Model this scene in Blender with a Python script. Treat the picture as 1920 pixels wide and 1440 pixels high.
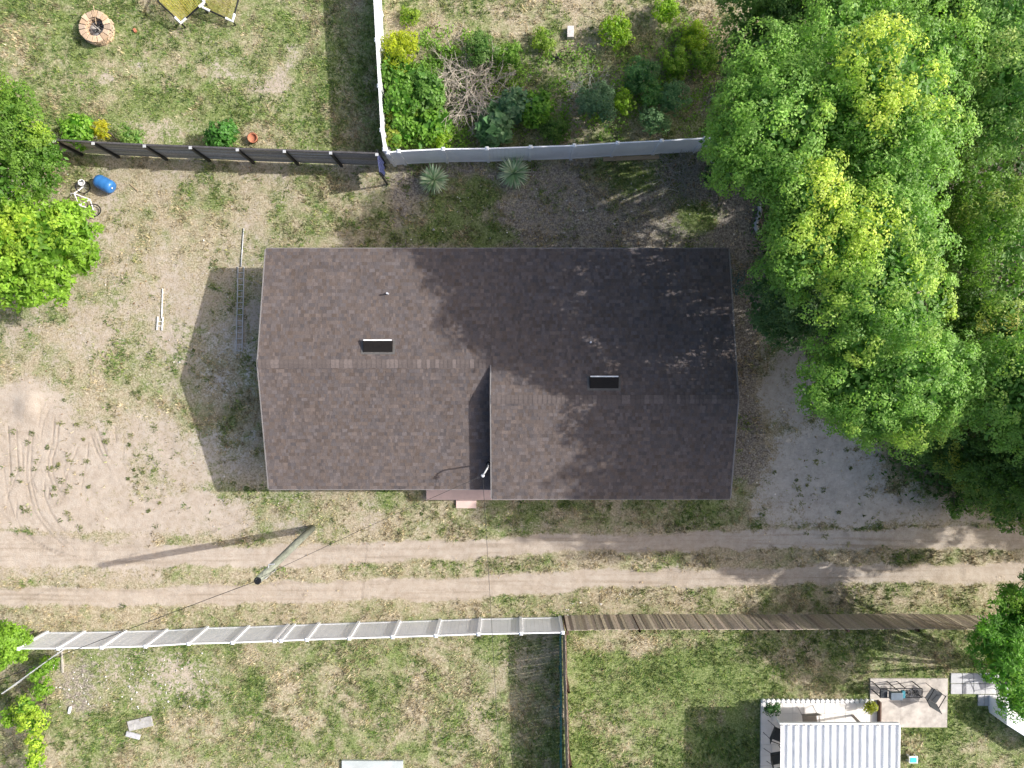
import bpy, math, random
import numpy as np
from mathutils import Vector

for o in list(bpy.data.objects):
    bpy.data.objects.remove(o, do_unlink=True)
scene = bpy.context.scene
col = scene.collection
R = math.radians
rng = np.random.default_rng(7)
random.seed(7)

# ------------------------------------------------------------------ camera
HC = 31.0                      # drone height over the ground (m)
FPX = 1331.0                   # focal length in pixels of a 1920 px wide picture
TILT = math.atan(35.0 / FPX)   # the drone looks almost straight down
cam_d = bpy.data.cameras.new('camera')
cam = bpy.data.objects.new('camera', cam_d)
col.objects.link(cam)
cam.location = (0, 0, HC)
cam.rotation_euler = (-TILT, 0, 0)
cam_d.sensor_width = 36.0
cam_d.lens = 36.0 * FPX / 1920.0
cam_d.clip_start = 0.5
cam_d.clip_end = 2000
scene.camera = cam

# ------------------------------------------------------------------ sky, sun, exposure
SUN_EL, SUN_AZ = R(36.6), R(9.0)
world = bpy.data.worlds.new('World')
scene.world = world
world.use_nodes = True
wn = world.node_tree
wn.nodes.clear()
sky = wn.nodes.new('ShaderNodeTexSky')
sky.sky_type = 'NISHITA'
sky.sun_disc = False
sky.sun_elevation = SUN_EL
sky.sun_rotation = R(90) - SUN_AZ
sky.air_density = 1.0
sky.dust_density = 5.0
sky.ozone_density = 0.6
bg = wn.nodes.new('ShaderNodeBackground')
bg.inputs['Strength'].default_value = 0.15
wo = wn.nodes.new('ShaderNodeOutputWorld')
wn.links.new(sky.outputs[0], bg.inputs['Color'])
wn.links.new(bg.outputs[0], wo.inputs['Surface'])
sun_d = bpy.data.lights.new('sun', 'SUN')
sun_d.energy = 4.0
sun_d.angle = R(0.5)
sun_d.color = (1.0, 0.97, 0.92)
sun = bpy.data.objects.new('sun', sun_d)
col.objects.link(sun)
sun.location = (60, 10, 60)
sun.rotation_euler = Vector((-math.cos(SUN_EL) * math.cos(SUN_AZ), -math.cos(SUN_EL) * math.sin(SUN_AZ),
                             -math.sin(SUN_EL))).to_track_quat('-Z', 'Y').to_euler()
vs = scene.view_settings
vs.view_transform = 'Standard'
vs.look = 'None'
vs.exposure = 0.66
vs.gamma = 1.0
vs.use_curve_mapping = False

# ------------------------------------------------------------------ survey helpers
CT, ST = math.cos(TILT), math.sin(TILT)

def P(px, py, z=0.0):
    """survey point: where a sighting of the drone picture meets height z"""
    x, y = (px - 960.0) / FPX, (720.0 - py) / FPX
    # rotate (x, y, -1) about X by -TILT
    wy = y * CT - 1.0 * ST
    wz = -y * ST - 1.0 * CT
    t = (HC - z) / -wz
    return Vector((x * t, wy * t, z))

def uv_of(X, Y):
    """ground position -> survey coordinates (numpy)"""
    dz = -HC
    cy = Y * CT - dz * ST
    cz = Y * ST + dz * CT
    return 960.0 + FPX * X / -cz, 720.0 - FPX * cy / -cz

# ------------------------------------------------------------------ numpy noise
def vnoise(x, y, seed=0):
    xi, yi = np.floor(x).astype(np.int64), np.floor(y).astype(np.int64)
    xf, yf = x - xi, y - yi
    def h(a, b):
        n = (a * 374761393 + b * 668265263 + seed * 1442695041) & 0x7fffffff
        n = ((n ^ (n >> 13)) * 1274126177) & 0x7fffffff
        n = (n ^ (n >> 16)) & 0x7fffffff
        return (n % 65536) / 65535.0
    sx, sy = xf * xf * (3 - 2 * xf), yf * yf * (3 - 2 * yf)
    a = h(xi, yi) * (1 - sx) + h(xi + 1, yi) * sx
    b = h(xi, yi + 1) * (1 - sx) + h(xi + 1, yi + 1) * sx
    return a * (1 - sy) + b * sy

def fbm(x, y, seed=0, oct=4):
    s, a, t = 0.0, 0.5, 0.0
    for i in range(oct):
        s = s + a * vnoise(x * 2 ** i, y * 2 ** i, seed + i * 17)
        t += a
        a *= 0.5
    return s / t

# ------------------------------------------------------------------ materials
MATS = {}

def nodes_of(name):
    m = bpy.data.materials.new(name)
    m.use_nodes = True
    nt = m.node_tree
    return m, nt, nt.nodes['Principled BSDF']

def mat(name, c, rough=0.7, var=0.25, scale=6.0, metal=0.0, bump=0.0, c2=None, stretch=None, spec=0.4):
    """plain coloured surface with blotchy wear and fine grain"""
    if name in MATS:
        return MATS[name]
    m, nt, b = nodes_of(name)
    tc = nt.nodes.new('ShaderNodeTexCoord')
    mp = nt.nodes.new('ShaderNodeMapping')
    if stretch:
        mp.inputs['Scale'].default_value = stretch
    nt.links.new(tc.outputs['Object'], mp.inputs[0])
    n1 = nt.nodes.new('ShaderNodeTexNoise')
    n1.inputs['Scale'].default_value = scale
    n1.inputs['Detail'].default_value = 6
    n1.inputs['Roughness'].default_value = 0.65
    nt.links.new(mp.outputs[0], n1.inputs['Vector'])
    rp = nt.nodes.new('ShaderNodeValToRGB')
    d = c2 if c2 else tuple(v * (1 - var) for v in c)
    rp.color_ramp.elements[0].position = 0.32
    rp.color_ramp.elements[1].position = 0.68
    rp.color_ramp.elements[0].color = (*d, 1)
    rp.color_ramp.elements[1].color = (*c, 1)
    nt.links.new(n1.outputs['Fac'], rp.inputs[0])
    nt.links.new(rp.outputs[0], b.inputs['Base Color'])
    b.inputs['Roughness'].default_value = rough
    b.inputs['Metallic'].default_value = metal
    b.inputs['Specular IOR Level'].default_value = spec
    if bump:
        bp = nt.nodes.new('ShaderNodeBump')
        bp.inputs['Strength'].default_value = bump
        bp.inputs['Distance'].default_value = 0.02
        nt.links.new(n1.outputs['Fac'], bp.inputs['Height'])
        nt.links.new(bp.outputs[0], b.inputs['Normal'])
    MATS[name] = m
    return m

def attr_mat(name, rough=0.85, grain=0.35, scale=60.0, spec=0.25, bump=0.0, wear=0.0):
    """colour from the piece's own colour attribute, with mineral grain"""
    m, nt, b = nodes_of(name)
    at = nt.nodes.new('ShaderNodeAttribute')
    at.attribute_name = 'Col'
    tc = nt.nodes.new('ShaderNodeTexCoord')
    n1 = nt.nodes.new('ShaderNodeTexNoise')
    n1.inputs['Scale'].default_value = scale
    n1.inputs['Detail'].default_value = 4
    nt.links.new(tc.outputs['Object'], n1.inputs['Vector'])
    mr = nt.nodes.new('ShaderNodeMapRange')
    mr.inputs[1].default_value = 0.3
    mr.inputs[2].default_value = 0.7
    mr.inputs[3].default_value = 1 - grain
    mr.inputs[4].default_value = 1 + grain
    nt.links.new(n1.outputs['Fac'], mr.inputs[0])
    mx = nt.nodes.new('ShaderNodeVectorMath')
    mx.operation = 'SCALE'
    nt.links.new(at.outputs['Color'], mx.inputs[0])
    nt.links.new(mr.outputs[0], mx.inputs['Scale'])
    last = mx.outputs[0]
    if wear:
        geo = nt.nodes.new('ShaderNodeNewGeometry')
        for sc, amt in (((1.6, .28, .5), wear), ((.45, .5, .5), wear * .8)):
            mp = nt.nodes.new('ShaderNodeMapping')
            mp.inputs['Scale'].default_value = sc
            nt.links.new(geo.outputs['Position'], mp.inputs[0])
            n2 = nt.nodes.new('ShaderNodeTexNoise')
            n2.inputs['Scale'].default_value = 1.0
            n2.inputs['Detail'].default_value = 5
            nt.links.new(mp.outputs[0], n2.inputs['Vector'])
            m2 = nt.nodes.new('ShaderNodeMapRange')
            m2.inputs[1].default_value = 0.3
            m2.inputs[2].default_value = 0.7
            m2.inputs[3].default_value = 1 - amt
            m2.inputs[4].default_value = 1 + amt
            nt.links.new(n2.outputs['Fac'], m2.inputs[0])
            sc2 = nt.nodes.new('ShaderNodeVectorMath')
            sc2.operation = 'SCALE'
            nt.links.new(last, sc2.inputs[0])
            nt.links.new(m2.outputs[0], sc2.inputs['Scale'])
            last = sc2.outputs[0]
    nt.links.new(last, b.inputs['Base Color'])
    b.inputs['Roughness'].default_value = rough
    b.inputs['Specular IOR Level'].default_value = spec
    if bump:
        bp = nt.nodes.new('ShaderNodeBump')
        bp.inputs['Strength'].default_value = bump
        bp.inputs['Distance'].default_value = 0.01
        nt.links.new(n1.outputs['Fac'], bp.inputs['Height'])
        nt.links.new(bp.outputs[0], b.inputs['Normal'])
    MATS[name] = m
    return m

def leaf_mat(name, trans=0.35, rough=0.5):
    m, nt, b = nodes_of(name)
    at = nt.nodes.new('ShaderNodeAttribute')
    at.attribute_name = 'Col'
    nt.links.new(at.outputs['Color'], b.inputs['Base Color'])
    b.inputs['Roughness'].default_value = rough
    b.inputs['Specular IOR Level'].default_value = 0.35
    tr = nt.nodes.new('ShaderNodeBsdfTranslucent')
    hs = nt.nodes.new('ShaderNodeHueSaturation')
    hs.inputs['Saturation'].default_value = 1.1
    hs.inputs['Value'].default_value = 1.5
    nt.links.new(at.outputs['Color'], hs.inputs['Color'])
    nt.links.new(hs.outputs[0], tr.inputs['Color'])
    mx = nt.nodes.new('ShaderNodeMixShader')
    mx.inputs[0].default_value = trans
    nt.links.new(b.outputs[0], mx.inputs[1])
    nt.links.new(tr.outputs[0], mx.inputs[2])
    out = nt.nodes['Material Output']
    nt.links.new(mx.outputs[0], out.inputs['Surface'])
    MATS[name] = m
    return m

M_LEAF = leaf_mat('leaf', 0.45)
M_GRASS = leaf_mat('grass_blade', 0.25, 0.7)
M_SHINGLE = attr_mat('asphalt_shingle', 0.92, 0.30, 45.0, 0.2, 0.3, wear=.05)
M_STONE = attr_mat('tumbled_stone', 0.9, 0.2, 20.0, 0.3, 0.5)
M_WOODATTR = attr_mat('weathered_board', 0.85, 0.25, 14.0, 0.25, 0.3)
VINYL = mat('white_vinyl', (0.80, 0.81, 0.83), 0.45, 0.14, 1.1)
DARKWOOD = mat('charcoal_stained_wood', (0.085, 0.08, 0.085), 0.7, 0.5, 5.0, stretch=(1, 1, 8), bump=0.2)
BLACKMETAL = mat('black_metal', (0.02, 0.021, 0.023), 0.45, 0.4, 8.0, metal=0.3)
GREYMETAL = mat('grey_metal', (0.50, 0.51, 0.52), 0.5, 0.2, 5.0, metal=0.15)
WHITEPAINT = mat('white_paint', (0.80, 0.80, 0.80), 0.5, 0.12, 3.0)
CONCRETE = mat('concrete', (0.52, 0.475, 0.43), 0.9, 0.42, 2.6, bump=0.25)
PAVER = mat('grey_paver', (0.46, 0.46, 0.47), 0.9, 0.2, 4.0, bump=0.2)
SALMON = mat('salmon_painted_concrete', (0.68, 0.50, 0.44), 0.8, 0.15, 2.5)
STUCCO = mat('wall_stucco', (0.50, 0.40, 0.34), 0.9, 0.12, 30.0, bump=0.3)
TRIM = mat('fascia_paint', (0.20, 0.185, 0.18), 0.6, 0.15, 6.0)
BRONZE = mat('bronze_vent_metal', (0.012, 0.010, 0.009), 0.6, 0.3, 9.0, spec=0.2)
TREATED = mat('treated_pole_wood', (0.26, 0.28, 0.23), 0.85, 0.55, 6.0, stretch=(3, 3, 0.4), bump=0.5)
BARK = mat('bark', (0.17, 0.14, 0.115), 0.9, 0.5, 8.0, bump=0.6)
PALEBARK = mat('pale_bark', (0.42, 0.39, 0.35), 0.9, 0.35, 8.0, bump=0.4)
DEADTWIG = mat('dead_twig', (0.50, 0.44, 0.36), 0.9, 0.35, 12.0)
GREYTWIG = mat('grey_twig', (0.33, 0.33, 0.29), 0.9, 0.35, 12.0)
CABLE = mat('cable_rubber', (0.025, 0.025, 0.025), 0.6, 0.3, 5.0)
BLUEPLASTIC = mat('blue_plastic', (0.035, 0.16, 0.42), 0.35, 0.2, 6.0)
TERRACOTTA = mat('terracotta', (0.42, 0.16, 0.09), 0.85, 0.25, 12.0)
PALEPLASTIC = mat('pale_corrugated_plastic', (0.50, 0.51, 0.55), 0.5, 0.12, 8.0)
PLANKWOOD = mat('tan_plank', (0.42, 0.32, 0.21), 0.85, 0.3, 6.0, stretch=(0.5, 6, 6))
CHARCOAL = mat('charcoal_sling', (0.045, 0.052, 0.06), 0.75, 0.3, 25.0)
TAUPE = mat('taupe_sling', (0.28, 0.245, 0.21), 0.8, 0.2, 25.0)
TEALPLASTIC = mat('teal_plastic', (0.05, 0.48, 0.52), 0.45, 0.12, 8.0)
SHEETWHITE = mat('white_roof_sheet', (0.80, 0.81, 0.82), 0.45, 0.16, 1.6)
TEALCORD = mat('teal_coated_wire', (0.03, 0.20, 0.20), 0.5, 0.3, 8.0)
NAVY = mat('navy_tarp', (0.035, 0.045, 0.12), 0.6, 0.4, 8.0)
NETYELLOW = mat('yellow_netting', (0.50, 0.46, 0.05), 0.7, 0.2, 10.0)
ASH = mat('ash_and_charcoal', (0.36, 0.36, 0.37), 0.95, 0.8, 9.0, bump=0.6)
BROWNPAINT = mat('brown_board', (0.13, 0.075, 0.055), 0.7, 0.25, 8.0)
RUST = mat('rusty_brick', (0.45, 0.17, 0.10), 0.9, 0.2, 14.0)

# ------------------------------------------------------------------ object helpers
def tag(o, label, cat, group=None, kind=None):
    if label:
        o['label'] = label
    if cat:
        o['category'] = cat
    if group:
        o['group'] = group
    if kind:
        o['kind'] = kind
    return o

def thing(name, label, cat, loc=(0, 0, 0), group=None):
    o = bpy.data.objects.new(name, None)
    o.empty_display_size = 0.2
    col.objects.link(o)
    o.location = loc
    tag(o, label, cat, group)
    return o

def root_loc(p):
    while p.parent:
        p = p.parent
    return Vector(p.location)

def mesh_np(name, v, f, mats, cols=None, smooth=False):
    """v (N,3); f (M,k) with constant k; cols (M,3) per face or None"""
    v = np.asarray(v, dtype=np.float32)
    f = np.asarray(f, dtype=np.int32)
    me = bpy.data.meshes.new(name)
    k = f.shape[1]
    me.vertices.add(len(v))
    me.vertices.foreach_set('co', v.ravel())
    me.loops.add(f.size)
    me.loops.foreach_set('vertex_index', f.ravel())
    me.polygons.add(len(f))
    me.polygons.foreach_set('loop_start', np.arange(0, f.size, k, dtype=np.int32))
    me.polygons.foreach_set('loop_total', np.full(len(f), k, dtype=np.int32))
    me.polygons.foreach_set('use_smooth', np.full(len(f), smooth, dtype=bool))
    if cols is not None:
        at = me.attributes.new('Col', 'FLOAT_COLOR', 'CORNER')
        c = np.ones((f.size, 4), dtype=np.float32)
        c[:, :3] = np.repeat(np.asarray(cols, dtype=np.float32), k, axis=0)
        at.data.foreach_set('color', c.ravel())
    me.update(calc_edges=True)
    for m in (mats if isinstance(mats, (list, tuple)) else [mats]):
        me.materials.append(m)
    return me

class MB:
    """collects boxes, tubes and sheets in world coordinates and links them as one mesh object"""
    def __init__(s):
        s.v, s.f, s.c = [], [], []

    def add(s, vs_, fs_, c=None):
        n = len(s.v)
        s.v += [tuple(x) for x in vs_]
        for f in fs_:
            s.f.append(tuple(n + i for i in f))
            s.c.append(c)

    def hexa(s, p, c=None):
        """eight corners: bottom ring of four (counter-clockwise from above), then top ring"""
        s.add(p, [(3, 2, 1, 0), (4, 5, 6, 7), (0, 1, 5, 4), (1, 2, 6, 5), (2, 3, 7, 6), (3, 0, 4, 7)], c)
        return s

    def box(s, a, b, c=None):
        x0, y0, z0 = a
        x1, y1, z1 = b
        return s.hexa([(x0, y0, z0), (x1, y0, z0), (x1, y1, z0), (x0, y1, z0),
                       (x0, y0, z1), (x1, y0, z1), (x1, y1, z1), (x0, y1, z1)], c)

    def slab(s, p, q, w, z0, z1, c=None, z0b=None, z1b=None):
        """upright board from p to q (xy), thickness w, between z0 and z1"""
        p, q = Vector(p).to_2d(), Vector(q).to_2d()
        d = (q - p).normalized()
        n = Vector((-d.y, d.x)) * w / 2
        a, b, c_, d_ = p - n, q - n, q + n, p + n
        z0b = z0 if z0b is None else z0b
        z1b = z1 if z1b is None else z1b
        return s.hexa([(a.x, a.y, z0), (b.x, b.y, z0b), (c_.x, c_.y, z0b), (d_.x, d_.y, z0),
                       (a.x, a.y, z1), (b.x, b.y, z1b), (c_.x, c_.y, z1b), (d_.x, d_.y, z1)], c)

    def tube(s, pts, r, n=8, c=None, cap=True, r1=None):
        pts = [Vector(p) for p in pts]
        m = len(pts)
        rings = []
        for i, p in enumerate(pts):
            t = (pts[min(i + 1, m - 1)] - pts[max(i - 1, 0)]).normalized()
            u = t.cross(Vector((0, 0, 1)))
            if u.length < 0.05:
                u = t.cross(Vector((1, 0, 0)))
            u.normalize()
            w = t.cross(u)
            rr = r if r1 is None else r + (r1 - r) * i / (m - 1)
            rings.append([p + (u * math.cos(2 * math.pi * k / n) + w * math.sin(2 * math.pi * k / n)) * rr for k in range(n)])
        vs_ = [v for ring in rings for v in ring]
        fs_ = []
        for i in range(m - 1):
            for k in range(n):
                k2 = (k + 1) % n
                fs_.append((i * n + k, i * n + k2, (i + 1) * n + k2, (i + 1) * n + k))
        if cap:
            fs_.append(tuple(range(n))[::-1])
            fs_.append(tuple((m - 1) * n + k for k in range(n)))
        s.add(vs_, fs_, c)
        return s

    def lathe(s, o, prof, n=20, c=None, axis='z'):
        """prof: list of (radius, height) round o"""
        vs_, fs_ = [], []
        for r, h in prof:
            for k in range(n):
                a = 2 * math.pi * k / n
                if axis == 'z':
                    vs_.append((o[0] + r * math.cos(a), o[1] + r * math.sin(a), o[2] + h))
                else:
                    ax = Vector(axis).normalized()
                    u = ax.cross(Vector((0, 0, 1))).normalized()
                    w = ax.cross(u)
                    vs_.append(tuple(Vector(o) + ax * h + (u * math.cos(a) + w * math.sin(a)) * r))
        for i in range(len(prof) - 1):
            for k in range(n):
                k2 = (k + 1) % n
                fs_.append((i * n + k, i * n + k2, (i + 1) * n + k2, (i + 1) * n + k))
        fs_.append(tuple(range(n))[::-1])
        fs_.append(tuple((len(prof) - 1) * n + k for k in range(n)))
        s.add(vs_, fs_, c)
        return s

    def build(s, name, m, parent=None, smooth=False, bevel=0.0, loc=None):
        if parent is not None:
            off = root_loc(parent)
        else:
            off = Vector(loc) if loc is not None else Vector((0, 0, 0))
        me = bpy.data.meshes.new(name)
        me.from_pydata([(x - off.x, y - off.y, z - off.z) for x, y, z in s.v], [], s.f)
        if any(c is not None for c in s.c):
            at = me.attributes.new('Col', 'FLOAT_COLOR', 'CORNER')
            i = 0
            buf = []
            for f, c in zip(s.f, s.c):
                c = c or (0.5, 0.5, 0.5)
                buf += [c[0], c[1], c[2], 1.0] * len(f)
            at.data.foreach_set('color', buf)
        if smooth:
            me.polygons.foreach_set('use_smooth', [True] * len(me.polygons))
        me.materials.append(m)
        me.update()
        o = bpy.data.objects.new(name, me)
        col.objects.link(o)
        if parent is not None:
            o.parent = parent
        else:
            o.location = off
        if bevel:
            b = o.modifiers.new('bevel', 'BEVEL')
            b.width = bevel
            b.segments = 2
            b.limit_method = 'ANGLE'
        return o

def link_mesh(name, me, parent=None):
    o = bpy.data.objects.new(name, me)
    col.objects.link(o)
    if parent is not None:
        o.parent = parent
    return o

# ================================================================== GROUND
def sm(x):
    x = np.clip(x, 0, 1)
    return x * x * (3 - 2 * x)

def blob(u, v, cx, cy, rx, ry, soft=0.5):
    d = np.sqrt(((u - cx) / rx) ** 2 + ((v - cy) / ry) ** 2)
    return sm((1 + soft - d) / (2 * soft))

def rect(u, v, x0, y0, x1, y1, s=12.0):
    return sm((u - x0) / s + .5) * sm((x1 - u) / s + .5) * sm((v - y0) / s + .5) * sm((y1 - v) / s + .5)

XT = [-2000, 0, 300, 600, 900, 1100, 1400, 1900, 4000]
def track(u, v, cs, hs, soft):
    c = np.interp(u, XT, cs)
    h = np.interp(u, XT, hs)
    return sm((h + soft - np.abs(v - c)) / (2 * soft))

def ground_masks(X, Y):
    u, v = uv_of(X, Y)
    n = fbm(X * .5, Y * .5, 3, 4) - .5
    n2 = fbm(X * 1.6, Y * 1.6, 9, 3) - .5
    uu, vv = u + 60 * n + 22 * n2, v + 46 * (fbm(X * .5 + 31, Y * .5, 5, 4) - .5) + 22 * n2
    S = np.full_like(X, .16)
    G = np.full_like(X, .42)
    D = np.zeros_like(X)
    def mix(A, w, val):
        A += (val - A) * w
    # yards
    w = rect(u, v, -900, -900, 722, 285, 14)                    # lawn with fire pit
    mix(G, w, .66); mix(S, w, .16)
    w = rect(u, v, 722, -900, 2600, 292, 14)                    # overgrown plot
    mix(G, w, .40); mix(S, w, .16)
    w = blob(uu, vv, 1120, 190, 330, 120)
    mix(G, w, .55); mix(D, w, .30)
    w = blob(uu, vv, 1270, 105, 150, 40)
    mix(G, w, .62); mix(S, w, .05)
    w = blob(uu, vv, 850, 190, 150, 110)
    mix(G, w, .8); mix(D, w, .5); mix(S, w, 0)
    w = rect(uu, vv, -900, 290, 500, 700, 60)                   # left yard
    mix(G, w, .42); mix(S, w, .36)
    w = blob(uu, vv, 360, 600, 150, 130)
    mix(S, w, .46); mix(G, w, .40)
    w = rect(uu, vv, 480, 300, 760, 480, 40)
    mix(G, w, .42); mix(S, w, .32)
    w = rect(uu, vv, 735, 300, 1450, 480, 40)                   # litter behind the house
    mix(G, w, .42); mix(D, w, .62); mix(S, w, .12)
    w = rect(uu, vv, 1340, 290, 1440, 900, 30)
    mix(D, w, .85); mix(G, w, .3); mix(S, w, .04)
    w = rect(uu, vv, 1400, 280, 3000, 640, 60)                  # under the grove
    mix(D, w, .85); mix(G, w, .5); mix(S, w, .05)
    w = blob(uu, vv, 1950, 830, 300, 130)
    mix(D, w, .8); mix(G, w, .6); mix(S, w, .05)
    for cx, cy, rx, ry in ((850, 395, 60, 40), (820, 440, 60, 24), (900, 445, 50, 22), (905, 355, 40, 20), (1170, 330, 50, 30), (1310, 400, 40, 26)):
        w = blob(uu, vv, cx, cy, rx, ry, .7)
        mix(G, w, .95); mix(D, w, .12)
    # sandy turning place on the left
    for cx, cy, rx, ry, sv in ((90, 880, 180, 120, .86), (40, 770, 110, 60, .78), (120, 970, 260, 60, .88),
                               (390, 965, 170, 46, .66), (250, 860, 130, 110, .58), (400, 850, 110, 70, .5),
                               (0, 1010, 260, 50, .9)):
        w = blob(uu, vv, cx, cy, rx, ry)
        S[:] = np.maximum(S, w * sv)
        mix(G, w * .8, .36)
    # sandy drive on the right
    for cx, cy, rx, ry, sv in ((1540, 890, 110, 110, .86), (1475, 730, 56, 90, .74), (1650, 965, 170, 50, .8),
                               (1490, 950, 100, 60, .74), (1435, 650, 26, 60, .6), (1800, 990, 240, 30, .7)):
        w = blob(uu, vv, cx, cy, rx, ry)
        S[:] = np.maximum(S, w * sv)
        D[:] = D * (1 - w * .9)
    # front strip
    w = rect(uu, vv, 480, 920, 1400, 1000, 30)
    mix(G, w, .50); mix(S, w, .36)
    w = rect(uu, vv, 900, 930, 1400, 985, 30)
    mix(G, w, .58); mix(S, w, .16)
    # lower lawns
    w = rect(u, v, -900, 1195, 1058, 3000, 14)
    mix(G, w, .52); mix(S, w, .17)
    w = rect(u, v, 1058, 1180, 3000, 3000, 14)
    mix(G, w, .62); mix(S, w, .12)
    for cx, cy, rx, ry, g in ((1250, 1270, 180, 60, 1.0), (1330, 1400, 120, 60, .95), (1120, 1240, 60, 60, .75),
                              (1760, 1330, 120, 60, .95), (1090, 1410, 60, 60, .8)):
        mix(G, blob(uu, vv, cx, cy, rx, ry), g)
    w = blob(uu, vv, 1160, 1205, 110, 22)
    mix(G, w, .25)
    w = blob(uu, vv, 260, 1270, 160, 70)                        # rubble patch
    mix(S, w, .42); mix(D, w * .6, .45); mix(G, w, .7)
    w = blob(uu, vv, 150, 1290, 40, 50)
    mix(D, w, .6)
    # bare patches in the fire-pit lawn
    for cx, cy, rx, ry, sv in ((430, 110, 60, 45, .44), (500, 155, 70, 22, .5), (250, 125, 45, 30, .5),
                               (185, 150, 30, 20, .52), (400, 95, 30, 25, .5), (320, 235, 120, 28, .44),
                               (60, 60, 60, 60, .22), (555, 120, 30, 50, .34)):
        w = blob(uu, vv, cx, cy, rx, ry, .8)
        S[:] = np.maximum(S, w * sv)
    # road: verge, two wheel tracks, grass strip between
    road = track(u, vv * .3 + v * .7, [1090, 1085, 1090, 1085, 1075, 1065, 1058, 1055, 1050], [95, 90, 85, 80, 75, 72, 72, 75, 80], 14)
    mix(S, road, .17); mix(G, road, .33); mix(D, road * .6, .0)
    vw = v + 14 * n + 14 * n2
    t1 = track(u, vw, [1030, 1030, 1046, 1041, 1028, 1019, 1012, 1008, 1005], [34, 34, 19, 20, 17, 16, 17, 21, 22], 10)
    t2 = track(u, vw, [1118, 1118, 1118, 1113, 1098, 1088, 1082, 1075, 1060], [17, 17, 17, 20, 20, 18, 16, 19, 20], 10)
    S[:] = np.maximum(S, np.maximum(t1, t2) * .97)
    D *= 1 - np.maximum(t1, t2)
    w = rect(uu, vv, -900, 1000, 300, 1105, 40)
    S[:] = np.maximum(S, w * .55)
    fr = 1 - np.maximum(t1, t2)
    S += .62 * (fbm(X * .8, Y * .8, 71, 4) - .5) * fr * np.clip(S * 3.2, .25, 1)
    G += (.75 * (fbm(X * .7, Y * .7, 72, 4) - .5) + .7 * (fbm(X * 2.6, Y * 2.6, 73, 3) - .5)) * fr
    S[:] = np.clip(S, 0, 1); G[:] = np.clip(G, 0, 1)
    return S, G, D, t1, t2, u, v

RUTS = [[(55, 805), (50, 850), (49, 900), (58, 940), (66, 965), (92, 1000), (125, 1030)],
        [(102, 785), (98, 830), (89, 860), (90, 890), (98, 910), (118, 938)],
        [(77, 860), (62, 895), (50, 910), (33, 890)],
        [(83, 905), (82, 930), (92, 955), (110, 985), (140, 1015)],
        [(32, 940), (30, 970), (38, 990), (60, 1015)],
        [(170, 815), (180, 845), (195, 870), (207, 882)],
        [(165, 830), (163, 860), (152, 915)],
        [(145, 840), (125, 890), (113, 915)],
        [(72, 800), (78, 770), (84, 760)],
        [(15, 800), (20, 900), (10, 960)],
        [(30, 800), (34, 880), (20, 920), (0, 935)],
        [(92, 915), (90, 935)], [(60, 900), (68, 922)],
        [(180, 800), (198, 850), (205, 860)],
        [(215, 800), (217, 830)], [(232, 825), (230, 860)],
        [(62, 805), (58, 850), (57, 900), (66, 938), (75, 965), (102, 998), (138, 1030)],
        [(109, 800), (106, 835), (97, 862), (99, 892), (110, 918), (128, 942)],
        [(5, 870), (14, 930), (30, 980), (58, 1008)], [(120, 925), (112, 945), (100, 950)], [(40, 830), (43, 880)], [(133, 850), (118, 880), (122, 900)],
        [(176, 812), (187, 845), (203, 876)], [(92, 770), (80, 795), (76, 820)], [(20, 1000), (60, 1020), (120, 1045)], [(0, 960), (40, 1000), (90, 1030), (160, 1050)]]

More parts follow.
